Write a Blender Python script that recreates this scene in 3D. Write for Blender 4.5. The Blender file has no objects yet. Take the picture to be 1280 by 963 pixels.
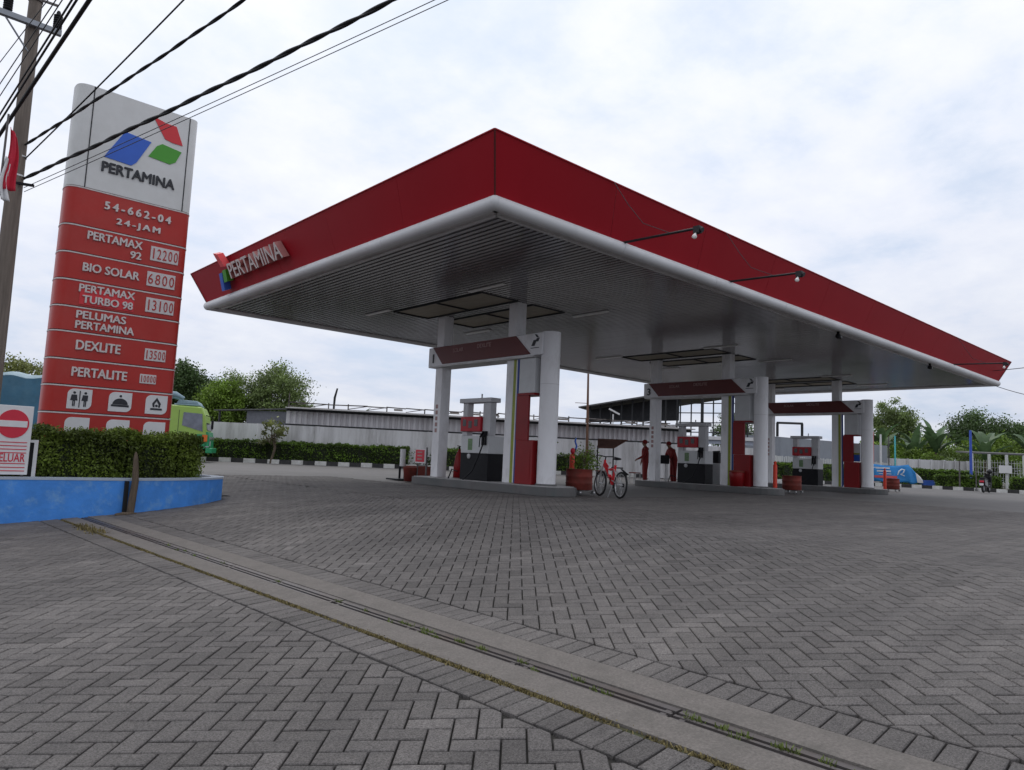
import bpy, math, random
from mathutils import Vector, Matrix
random.seed(7)
rad = math.radians
sc = bpy.context.scene
col = sc.collection

# ------------------------------------------------------------------ camera
cam_d = bpy.data.cameras.new('camera')
cam = bpy.data.objects.new('camera', cam_d); col.objects.link(cam)
cam_d.sensor_fit = 'HORIZONTAL'; cam_d.sensor_width = 36.0
cam_d.lens = 887.57 / 1280 * 36.0
cam_d.clip_start = 0.05; cam_d.clip_end = 2000
Rm = [[0.7386590931866456, 0.10055672962236029, 0.6665366367877597],
      [-0.6726956751545421, 0.046643984249996336, 0.738447624576435],
      [0.043165953736433, -0.9938373523172397, 0.10209807822423742]]
m = Matrix(((Rm[0][0], -Rm[0][1], -Rm[0][2], 0), (Rm[1][0], -Rm[1][1], -Rm[1][2], 0),
            (Rm[2][0], -Rm[2][1], -Rm[2][2], 0.82), (0, 0, 0, 1)))
cam.matrix_world = m
sc.camera = cam

# ------------------------------------------------------------------ world: overcast sky
SUN_EL, SUN_AZ = rad(50), rad(72)        # sun direction measured from +X towards +Y
w = bpy.data.worlds.new('World'); sc.world = w; w.use_nodes = True
nt = w.node_tree; N = nt.nodes; L = nt.links
for n in list(N): N.remove(n)
out = N.new('ShaderNodeOutputWorld')
sky = N.new('ShaderNodeTexSky'); sky.sky_type = 'NISHITA'; sky.sun_disc = False
sky.sun_elevation = SUN_EL; sky.sun_rotation = math.pi / 2 - SUN_AZ
sky.dust_density = 2.0
bg1 = N.new('ShaderNodeBackground'); bg1.inputs[1].default_value = 0.09
L.new(sky.outputs[0], bg1.inputs[0])
tc = N.new('ShaderNodeTexCoord')
sep = N.new('ShaderNodeSeparateXYZ'); L.new(tc.outputs['Generated'], sep.inputs[0])
def wm(op, a, b=None):
    n = N.new('ShaderNodeMath'); n.operation = op
    for i, v in enumerate((a, b)):
        if v is None: continue
        if isinstance(v, (int, float)): n.inputs[i].default_value = v
        else: L.new(v, n.inputs[i])
    return n.outputs[0]
zz = wm('ADD', wm('MAXIMUM', sep.outputs[2], 0.0), 0.22)
cmb = N.new('ShaderNodeCombineXYZ')
L.new(wm('DIVIDE', sep.outputs[0], zz), cmb.inputs[0]); L.new(wm('DIVIDE', sep.outputs[1], zz), cmb.inputs[1])
nz = N.new('ShaderNodeTexNoise'); nz.inputs['Scale'].default_value = 1.5; nz.inputs['Detail'].default_value = 9
nz.inputs['Roughness'].default_value = 0.55; nz.inputs['Distortion'].default_value = 0.35
L.new(cmb.outputs[0], nz.inputs['Vector'])
nz2 = N.new('ShaderNodeTexNoise'); nz2.inputs['Scale'].default_value = 4.2; nz2.inputs['Detail'].default_value = 8
nz2.inputs['Roughness'].default_value = 0.6
L.new(cmb.outputs[0], nz2.inputs['Vector'])
nsum = wm('ADD', wm('MULTIPLY', nz.outputs['Fac'], 0.65), wm('MULTIPLY', nz2.outputs['Fac'], 0.35))
cr = N.new('ShaderNodeValToRGB')
cr.color_ramp.elements[0].position = 0.36; cr.color_ramp.elements[0].color = (0.68, 0.765, 0.905, 1)
cr.color_ramp.elements[1].position = 0.66; cr.color_ramp.elements[1].color = (0.99, 0.99, 1.0, 1)
e = cr.color_ramp.elements.new(0.49); e.color = (0.845, 0.87, 0.94, 1)
L.new(nsum, cr.inputs[0])
hz = N.new('ShaderNodeValToRGB')          # thick cloud near the horizon is a little greyer
hz.color_ramp.elements[0].position = 0.0; hz.color_ramp.elements[0].color = (0.70, 0.725, 0.78, 1)
hz.color_ramp.elements[1].position = 0.5; hz.color_ramp.elements[1].color = (1.0, 1.0, 1.0, 1)
e = hz.color_ramp.elements.new(0.25); e.color = (0.87, 0.885, 0.92, 1)
L.new(sep.outputs[2], hz.inputs[0])
mx = N.new('ShaderNodeMix'); mx.data_type = 'RGBA'; mx.blend_type = 'MULTIPLY'; mx.inputs[0].default_value = 1.0
L.new(cr.outputs[0], mx.inputs[6]); L.new(hz.outputs[0], mx.inputs[7])
# cloud is brighter on the sun's side of the sky and duller on the opposite side
dt = N.new('ShaderNodeVectorMath'); dt.operation = 'DOT_PRODUCT'; L.new(tc.outputs['Generated'], dt.inputs[0])
dt.inputs[1].default_value = (math.cos(SUN_EL) * math.cos(SUN_AZ), math.cos(SUN_EL) * math.sin(SUN_AZ), math.sin(SUN_EL))
mr = N.new('ShaderNodeMapRange'); mr.interpolation_type = 'SMOOTHSTEP'
mr.inputs[1].default_value = -0.35; mr.inputs[2].default_value = 0.85; mr.inputs[3].default_value = 0.88; mr.inputs[4].default_value = 1.04
L.new(dt.outputs['Value'], mr.inputs[0])
bg2 = N.new('ShaderNodeBackground'); L.new(mr.outputs[0], bg2.inputs[1])
L.new(mx.outputs[2], bg2.inputs[0])
fac = N.new('ShaderNodeValToRGB')
fac.color_ramp.elements[0].position = 0.30; fac.color_ramp.elements[0].color = (0.80, 0.80, 0.80, 1)
fac.color_ramp.elements[1].position = 0.46; fac.color_ramp.elements[1].color = (0.97, 0.97, 0.97, 1)
L.new(nsum, fac.inputs[0])
ms = N.new('ShaderNodeMixShader')
L.new(fac.outputs[0], ms.inputs[0]); L.new(bg1.outputs[0], ms.inputs[1]); L.new(bg2.outputs[0], ms.inputs[2])
L.new(ms.outputs[0], out.inputs[0])

sun_d = bpy.data.lights.new('sun', 'SUN'); sun_d.energy = 0.6; sun_d.angle = rad(25); sun_d.color = (1, 0.96, 0.9)
sun = bpy.data.objects.new('sun', sun_d); col.objects.link(sun)
sd = Vector((math.cos(SUN_EL) * math.cos(SUN_AZ), math.cos(SUN_EL) * math.sin(SUN_AZ), math.sin(SUN_EL)))
sun.rotation_euler = sd.to_track_quat('Z', 'Y').to_euler()
sun.location = (0, 0, 60)
sc.view_settings.view_transform = 'Standard'; sc.view_settings.look = 'None'
sc.view_settings.exposure = 0.15; sc.view_settings.gamma = 1.0
try: sc.view_settings.use_curve_mapping = False
except Exception: pass

# ------------------------------------------------------------------ materials
def new_mat(name):
    m = bpy.data.materials.new(name); m.use_nodes = True
    return m, m.node_tree.nodes, m.node_tree.links, m.node_tree.nodes['Principled BSDF']
def mat(name, c, rough=0.6, metal=0.0, var=0.12, scale=6.0, bump=0.0, bscale=60.0, dirt=None, dirt_amt=0.0,
        dscale=1.2, spec=0.5, tone=False, edge=(.45, .75), stretch=(1, 1, 1), coords='Object'):
    """principled surface whose colour wanders a little, with optional dirt patches and fine bump"""
    m, N, L, b = new_mat(name)
    b.inputs['Roughness'].default_value = rough; b.inputs['Metallic'].default_value = metal
    b.inputs['Specular IOR Level'].default_value = spec
    tc = N.new('ShaderNodeTexCoord'); mp = N.new('ShaderNodeMapping'); mp.inputs['Scale'].default_value = stretch
    L.new(tc.outputs[coords], mp.inputs[0])
    n = N.new('ShaderNodeTexNoise'); n.inputs['Scale'].default_value = scale; n.inputs['Detail'].default_value = 6
    n.inputs['Roughness'].default_value = 0.65
    L.new(mp.outputs[0], n.inputs['Vector'])
    r = N.new('ShaderNodeValToRGB')
    r.color_ramp.elements[0].position = 0.3; r.color_ramp.elements[1].position = 0.7
    r.color_ramp.elements[0].color = tuple(max(0, x * (1 - var)) for x in c) + (1,)
    r.color_ramp.elements[1].color = tuple(min(1, x * (1 + var)) for x in c) + (1,)
    L.new(n.outputs['Fac'], r.inputs[0]); src = r.outputs[0]
    if dirt:
        n2 = N.new('ShaderNodeTexNoise'); n2.inputs['Scale'].default_value = dscale; n2.inputs['Detail'].default_value = 8
        n2.inputs['Roughness'].default_value = 0.7
        L.new(mp.outputs[0], n2.inputs['Vector'])
        r2 = N.new('ShaderNodeValToRGB'); r2.color_ramp.elements[0].position = edge[0]; r2.color_ramp.elements[1].position = edge[1]
        r2.color_ramp.elements[1].color = (dirt_amt,) * 3 + (1,)
        L.new(n2.outputs['Fac'], r2.inputs[0])
        x = N.new('ShaderNodeMix'); x.data_type = 'RGBA'
        L.new(r2.outputs[0], x.inputs[0]); L.new(src, x.inputs[6]); x.inputs[7].default_value = tuple(dirt) + (1,)
        src = x.outputs[2]
    if tone:
        a = N.new('ShaderNodeAttribute'); a.attribute_name = 'tone'
        x = N.new('ShaderNodeMix'); x.data_type = 'RGBA'; x.blend_type = 'MULTIPLY'; x.inputs[0].default_value = 1
        L.new(src, x.inputs[6]); L.new(a.outputs['Color'], x.inputs[7]); src = x.outputs[2]
    L.new(src, b.inputs['Base Color'])
    if bump:
        n3 = N.new('ShaderNodeTexNoise'); n3.inputs['Scale'].default_value = bscale; n3.inputs['Detail'].default_value = 5
        L.new(mp.outputs[0], n3.inputs['Vector'])
        bp = N.new('ShaderNodeBump'); bp.inputs['Strength'].default_value = bump; bp.inputs['Distance'].default_value = 0.01
        L.new(n3.outputs['Fac'], bp.inputs['Height']); L.new(bp.outputs[0], b.inputs['Normal'])
    return m
def leaf_mat(name, c, rough=0.5):
    m, N, L, b = new_mat(name)
    a = N.new('ShaderNodeAttribute'); a.attribute_name = 'tone'
    x = N.new('ShaderNodeMix'); x.data_type = 'RGBA'; x.blend_type = 'MULTIPLY'; x.inputs[0].default_value = 1
    x.inputs[6].default_value = tuple(c) + (1,); L.new(a.outputs['Color'], x.inputs[7])
    L.new(x.outputs[2], b.inputs['Base Color']); b.inputs['Roughness'].default_value = rough
    b.inputs['Specular IOR Level'].default_value = 0.35
    t = N.new('ShaderNodeBsdfTranslucent'); L.new(x.outputs[2], t.inputs[0])
    s = N.new('ShaderNodeMixShader'); s.inputs[0].default_value = 0.25
    L.new(b.outputs[0], s.inputs[1]); L.new(t.outputs[0], s.inputs[2])
    L.new(s.outputs[0], N['Material Output'].inputs[0])
    return m

M = {}
def paver_mat():
    m, N, L, b = new_mat('concrete pavers')
    tc = N.new('ShaderNodeTexCoord')
    a = N.new('ShaderNodeAttribute'); a.attribute_name = 'tone'
    def noise(s, d=6, r=0.6):
        n = N.new('ShaderNodeTexNoise'); n.inputs['Scale'].default_value = s; n.inputs['Detail'].default_value = d
        n.inputs['Roughness'].default_value = r; L.new(tc.outputs['Object'], n.inputs['Vector']); return n
    def ramp(src, p0, c0, p1, c1):
        r = N.new('ShaderNodeValToRGB'); e = r.color_ramp.elements
        e[0].position = p0; e[0].color = c0 + (1,); e[1].position = p1; e[1].color = c1 + (1,)
        L.new(src, r.inputs[0]); return r.outputs[0]
    def mul(a_, b_, f=1.0):
        x = N.new('ShaderNodeMix'); x.data_type = 'RGBA'; x.blend_type = 'MULTIPLY'; x.inputs[0].default_value = f
        L.new(a_, x.inputs[6]); L.new(b_, x.inputs[7]); return x.outputs[2]
    grain = ramp(noise(105, 6, 0.9).outputs['Fac'], 0.40, (0.056, 0.052, 0.050), 0.62, (0.240, 0.229, 0.224))
    patch = ramp(noise(0.55, 8, 0.65).outputs['Fac'], 0.3, (0.80, 0.79, 0.79), 0.70, (1.13, 1.11, 1.09))
    mid = ramp(noise(6, 6, 0.7).outputs['Fac'], 0.3, (0.84, 0.84, 0.85), 0.7, (1.08, 1.07, 1.06))
    v = N.new('ShaderNodeTexVoronoi'); v.inputs['Scale'].default_value = 65; L.new(tc.outputs['Object'], v.inputs['Vector'])
    chip = ramp(v.outputs['Distance'], 0.055, (1, 1, 1), 0.11, (0, 0, 0))
    gate = ramp(noise(11, 4).outputs['Fac'], 0.56, (0, 0, 0), 0.66, (0.8, 0.8, 0.8))
    stain = ramp(noise(1.7, 7, 0.75).outputs['Fac'], 0.60, (1, 1, 1), 0.74, (0.62, 0.61, 0.61))
    mp = N.new('ShaderNodeMapping'); mp.inputs['Rotation'].default_value = (0, 0, math.radians(28)); mp.inputs['Scale'].default_value = (0.12, 1.5, 1)
    L.new(tc.outputs['Object'], mp.inputs[0]); tn = noise(1.0, 5, 0.6); L.new(mp.outputs[0], tn.inputs['Vector'])
    track = ramp(tn.outputs['Fac'], 0.42, (0.84, 0.83, 0.83), 0.62, (1.06, 1.05, 1.04))
    c = mul(mul(mul(mul(mul(grain, patch), mid), stain), track), a.outputs['Color'])
    g = mul(chip, gate)
    x = N.new('ShaderNodeMix'); x.data_type = 'RGBA'; L.new(g, x.inputs[0]); L.new(c, x.inputs[6]); x.inputs[7].default_value = (0.34, 0.32, 0.30, 1)
    L.new(x.outputs[2], b.inputs['Base Color'])
    b.inputs['Roughness'].default_value = 0.78; b.inputs['Specular IOR Level'].default_value = 0.35
    bp = N.new('ShaderNodeBump'); bp.inputs['Strength'].default_value = 0.5; bp.inputs['Distance'].default_value = 0.004
    L.new(noise(240, 3, 0.7).outputs['Fac'], bp.inputs['Height']); L.new(bp.outputs[0], b.inputs['Normal'])
    return m
M['paver'] = paver_mat()
M['joint'] = mat('sandy joints', (0.022, 0.020, 0.018), 0.9, var=0.4, scale=8, dirt=(0.04, 0.038, 0.028), dirt_amt=0.4, dscale=2)
M['strip'] = mat('drain concrete', (0.165, 0.148, 0.135), 0.85, var=0.30, scale=70, bump=0.5, bscale=160, dirt=(0.10, 0.092, 0.082), dirt_amt=0.75, dscale=7)
M['yard'] = mat('forecourt concrete', (0.122, 0.114, 0.110), 0.7, var=0.14, scale=1.1, bump=0.25, bscale=90, dirt=(0.07, 0.066, 0.066), dirt_amt=0.75, dscale=0.33)
M['soil'] = mat('soil', (0.06, 0.05, 0.035), 0.95, var=0.4, scale=14, bump=0.6, bscale=40, dirt=(0.05, 0.075, 0.02), dirt_amt=0.9, dscale=1.5)
M['steel'] = mat('galvanised steel', (0.13, 0.12, 0.122), 0.5, 0.5, scale=12, dirt=(0.10, 0.07, 0.05), dirt_amt=0.6)
M['black_gap'] = mat('deep shadow gap', (0.008, 0.008, 0.008), 0.9)
M['moss'] = leaf_mat('moss', (0.20, 0.165, 0.075), 0.9)
M['weed'] = leaf_mat('weed', (0.13, 0.17, 0.04))
M['kerb_white'] = mat('worn white kerb paint', (0.62, 0.62, 0.60), 0.7, scale=5, dirt=(0.25, 0.23, 0.2), dirt_amt=0.6, dscale=4)
M['kerb_black'] = mat('black kerb paint', (0.025, 0.025, 0.026), 0.7, var=0.3, dirt=(0.09, 0.085, 0.08), dirt_amt=0.5, dscale=4)
M['red_fascia'] = mat('red cladding', (0.355, 0.007, 0.017), 0.5, var=0.07, scale=1.6, stretch=(1, 1, 0.25), dirt=(0.27, 0.009, 0.017), dirt_amt=0.5, dscale=0.8, spec=0.16)
M['pipe_white'] = mat('white bullnose trim', (0.72, 0.73, 0.75), 0.45, scale=2, dirt=(0.33, 0.32, 0.31), dirt_amt=0.4, dscale=1.0)
M['frame_white'] = mat('soffit edge frame', (0.62, 0.61, 0.61), 0.4, scale=3, dirt=(0.2, 0.19, 0.18), dirt_amt=0.5)
M['slat'] = mat('glossy soffit slats', (0.27, 0.262, 0.268), 0.17, 0.45, var=0.10, scale=1.5, dirt=(0.17, 0.16, 0.155), dirt_amt=0.5, dscale=0.6)
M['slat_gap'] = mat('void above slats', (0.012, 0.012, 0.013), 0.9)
M['ply'] = mat('yellowed ceiling board', (0.37, 0.335, 0.265), 0.7, var=0.15, scale=3, stretch=(6, 1, 1), dirt=(0.2, 0.15, 0.08), dirt_amt=0.5)
M['roof_top'] = mat('roof sheeting', (0.3, 0.3, 0.31), 0.6)
M['tube_lamp'] = mat('milky lamp cover', (0.86, 0.86, 0.84), 0.4, var=0.05)
M['col_white'] = mat('white column cladding', (0.84, 0.835, 0.855), 0.45, var=0.06, scale=2, dirt=(0.42, 0.40, 0.385), dirt_amt=0.5, dscale=2.2, stretch=(1, 1, .45), edge=(.5, .72))
M['red_panel'] = mat('red enamel panel', (0.25, 0.008, 0.011), 0.4, var=0.08, scale=2, dirt=(0.14, 0.008, 0.01), dirt_amt=0.5, spec=.3)
M['red_dark'] = mat('maroon beam panel', (0.125, 0.017, 0.016), 0.5, var=0.1, scale=2)
M['faded'] = mat('faded lettering', (0.42, 0.26, 0.25), 0.6)
M['green_stripe'] = mat('green stripe', (0.28, 0.33, 0.03), 0.5)
M['green_logo'] = mat('green emblem', (0.06, 0.33, 0.02), 0.45, var=0.05)
M['blue_logo'] = mat('blue emblem', (0.025, 0.12, 0.58), 0.45, var=0.05)
M['blue_stripe'] = mat('blue stripe', (0.025, 0.06, 0.30), 0.5)
M['red_logo'] = mat('red emblem', (0.66, 0.025, 0.035), 0.45, var=0.05)
M['black_letter'] = mat('charcoal letters', (0.02, 0.022, 0.03), 0.5)
M['totem_white'] = mat('off white totem panel', (0.70, 0.705, 0.70), 0.5, var=0.04, scale=1.5, dirt=(0.40, 0.39, 0.36), dirt_amt=0.35, dscale=1.0)
M['totem_red'] = mat('totem red panel', (0.45, 0.026, 0.020), 0.4, var=0.08, scale=1.2, dirt=(0.45, 0.075, 0.06), dirt_amt=0.6, dscale=0.7, spec=.35)
M['seam'] = mat('dark seam', (0.03, 0.03, 0.035), 0.7)
M['letter_white'] = mat('white sign lettering', (0.68, 0.62, 0.61), 0.5, var=0.10, scale=18, dirt=(0.5, 0.42, 0.4), dirt_amt=0.6, dscale=12)
M['letter_side'] = mat('faded red letter returns', (0.42, 0.17, 0.16), 0.5, var=.12)
M['price_white'] = mat('pale price panel', (0.64, 0.60, 0.60), 0.5, var=0.06, scale=9)
M['sign_red'] = mat('sign red paint', (0.62, 0.02, 0.05), 0.5, var=0.06)
M['sign_white'] = mat('sign white paint', (0.72, 0.72, 0.73), 0.45, var=0.04, dirt=(0.5, 0.49, 0.47), dirt_amt=0.3)
M['blue_wall'] = mat('weathered blue paint', (0.055, 0.255, 0.72), 0.65, var=0.14, scale=3.5, bump=0.5, bscale=22, dirt=(0.20, 0.40, 0.68), dirt_amt=0.7, dscale=5.5, edge=(.52, .72))
M['wall_cap'] = mat('pale blue wall cap', (0.40, 0.46, 0.55), 0.75, var=0.1, scale=5, dirt=(0.30, 0.31, 0.32), dirt_amt=0.7)
M['rot_wood'] = mat('weathered wood', (0.115, 0.085, 0.06), 0.9, var=0.4, scale=5, stretch=(6, 6, 0.8), bump=0.6, bscale=40)
M['pole'] = mat('weathered pole', (0.20, 0.165, 0.14), 0.85, var=0.28, scale=3, stretch=(8, 8, 0.5), bump=0.4, bscale=30, dirt=(0.09, 0.075, 0.06), dirt_amt=0.6)
M['cross'] = mat('galvanised crossarm', (0.30, 0.32, 0.35), 0.5, 0.4)
M['cable'] = mat('black cable', (0.012, 0.012, 0.014), 0.6)
M['wire'] = mat('grey wire', (0.06, 0.062, 0.07), 0.5, 0.3)
M['flag_red'] = mat('flag red cloth', (0.60, 0.02, 0.05), 0.8)
M['flag_white'] = mat('flag white cloth', (0.75, 0.75, 0.76), 0.8)
M['wall_conc'] = mat('stained white wall', (0.66, 0.66, 0.67), 0.85, var=0.08, scale=2.5, stretch=(1, 1, 0.16), dirt=(0.25, 0.24, 0.23), dirt_amt=0.75, dscale=1.6)
M['cladding'] = mat('pale metal cladding', (0.64, 0.63, 0.65), 0.5, 0.1, var=0.08, scale=1.5, stretch=(1, 1, 0.2), dirt=(0.34, 0.32, 0.32), dirt_amt=0.5)
M['dark_roof'] = mat('grey roof sheet', (0.10, 0.10, 0.105), 0.7, var=0.2, scale=3, dirt=(0.2, 0.19, 0.18), dirt_amt=0.5)
M['rust'] = mat('rusty steel', (0.075, 0.062, 0.055), 0.85, var=0.5, scale=2.2, dirt=(0.26, 0.245, 0.24), dirt_amt=0.75, dscale=1.1, edge=(.5,.62))
M['black_steel'] = mat('black steel', (0.018, 0.019, 0.022), 0.6, var=0.2)
M['shed_grey'] = mat('blue grey shed wall', (0.16, 0.165, 0.19), 0.7)
M['roof_shade'] = mat('painted roof shade', (0.025, 0.026, 0.03), 0.7, var=0.3)
M['sheet_blue'] = mat('pale blue sheeting', (0.40, 0.44, 0.54), 0.6, dirt=(0.28, 0.28, 0.3), dirt_amt=0.5)
M['grey_sheet'] = mat('grey sheet wall', (0.27, 0.29, 0.325), 0.7, var=0.08, stretch=(1, 1, 0.3), scale=2, dirt=(0.2, 0.2, 0.21), dirt_amt=0.5)
M['picket'] = mat('white picket paint', (0.62, 0.63, 0.62), 0.7)
M['bark'] = mat('bark', (0.11, 0.085, 0.06), 0.9, var=0.3, scale=8, bump=0.5, bscale=20)
M['hedge'] = leaf_mat('hedge leaves', (0.125, 0.175, 0.026))
M['hedge_far'] = leaf_mat('clipped hedge leaves', (0.105, 0.18, 0.024))
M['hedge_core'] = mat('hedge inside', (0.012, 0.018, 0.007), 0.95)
M['leaf_dark'] = leaf_mat('dark leaves', (0.085, 0.14, 0.045))
M['leaf_mid'] = leaf_mat('mid green leaves', (0.16, 0.25, 0.035))
M['leaf_olive'] = leaf_mat('olive leaves', (0.19, 0.255, 0.085))
M['leaf_pale'] = leaf_mat('yellow green leaves', (0.17, 0.19, 0.06))
M['banana'] = leaf_mat('banana leaf', (0.095, 0.16, 0.07), 0.4)
M['lime'] = mat('lime green truck paint', (0.34, 0.52, 0.10), 0.35, var=0.05, scale=2, dirt=(0.32, 0.45, 0.13), dirt_amt=0.4)
M['teal'] = mat('green truck front paint', (0.02, 0.30, 0.12), 0.35)
M['glass_dark'] = mat('reflecting glass', (0.16, 0.17, 0.20), 0.08, 0.55, var=0.35, scale=2.2)
M['rubber'] = mat('rubber', (0.014, 0.014, 0.015), 0.8)
M['dark'] = mat('dark plastic', (0.012, 0.012, 0.015), 0.55, spec=.2)
M['tarp'] = mat('blue tarpaulin', (0.035, 0.13, 0.21), 0.55, var=0.2, scale=1.4, bump=0.4, bscale=3, dirt=(0.10, 0.21, 0.28), dirt_amt=0.6)
M['tarp_top'] = mat('faded tarpaulin', (0.25, 0.36, 0.42), 0.6, var=0.15)
M['orange_lamp'] = mat('orange lens', (0.75, 0.16, 0.02), 0.3)
M['chrome'] = mat('dull chrome', (0.5, 0.5, 0.52), 0.25, 0.9)
M['disp_grey'] = mat('dispenser grey', (0.52, 0.52, 0.54), 0.45, var=0.05, dirt=(0.3, 0.29, 0.29), dirt_amt=0.4)
M['disp_white'] = mat('dispenser white', (0.58, 0.59, 0.60), 0.4, var=0.05)
M['disp_red'] = mat('dispenser red', (0.42, 0.01, 0.022), 0.4, spec=.3)
M['screen'] = mat('dark display', (0.02, 0.012, 0.014), 0.2)
M['island'] = mat('island kerb concrete', (0.15, 0.145, 0.145), 0.8, var=0.2, scale=4, dirt=(0.06, 0.085, 0.085), dirt_amt=0.8, dscale=2)
M['island_top'] = mat('island tiles', (0.40, 0.39, 0.39), 0.6, var=0.1, scale=6, dirt=(0.2, 0.19, 0.18), dirt_amt=0.6)
M['drum_red'] = mat('rusty red drum', (0.20, 0.03, 0.02), 0.75, var=0.3, scale=4, dirt=(0.09, 0.04, 0.028), dirt_amt=0.7, dscale=5)
M['orange'] = mat('orange bollard plastic', (0.72, 0.045, 0.015), 0.5, var=0.06)
M['bike_red'] = mat('bicycle red paint', (0.62, 0.02, 0.03), 0.35)
M['alu'] = mat('bare aluminium', (0.55, 0.55, 0.56), 0.35, 0.7)
M['coverall'] = mat('red uniform cloth', (0.17, 0.008, 0.008), 0.85, var=0.15)
M['skin'] = mat('skin', (0.22, 0.11, 0.07), 0.6)
M['brown_cloth'] = mat('faded parasol cloth', (0.13, 0.065, 0.05), 0.9, var=0.3, scale=5)
M['banner_blue'] = mat('blue banner cloth', (0.035, 0.27, 0.66), 0.6, var=0.12, scale=3, bump=0.3, bscale=4)
M['banner_pale'] = mat('pale banner print', (0.62, 0.68, 0.76), 0.6)
M['banner_red'] = mat('coral banner print', (0.72, 0.12, 0.12), 0.6)
M['blue_box'] = mat('blue painted block', (0.03, 0.10, 0.42), 0.6)
M['cyan'] = mat('cyan pole paint', (0.10, 0.52, 0.56), 0.5)
M['blue_pole'] = mat('blue pole paint', (0.045, 0.10, 0.48), 0.5)
M['thin_red'] = mat('red pole paint', (0.5, 0.03, 0.03), 0.5)
M['scooter'] = mat('black scooter body', (0.015, 0.015, 0.018), 0.25)
M['silver'] = mat('silver scooter panel', (0.42, 0.42, 0.44), 0.3, 0.3)
M['bamboo'] = mat('brown pole', (0.16, 0.085, 0.055), 0.8)

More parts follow.
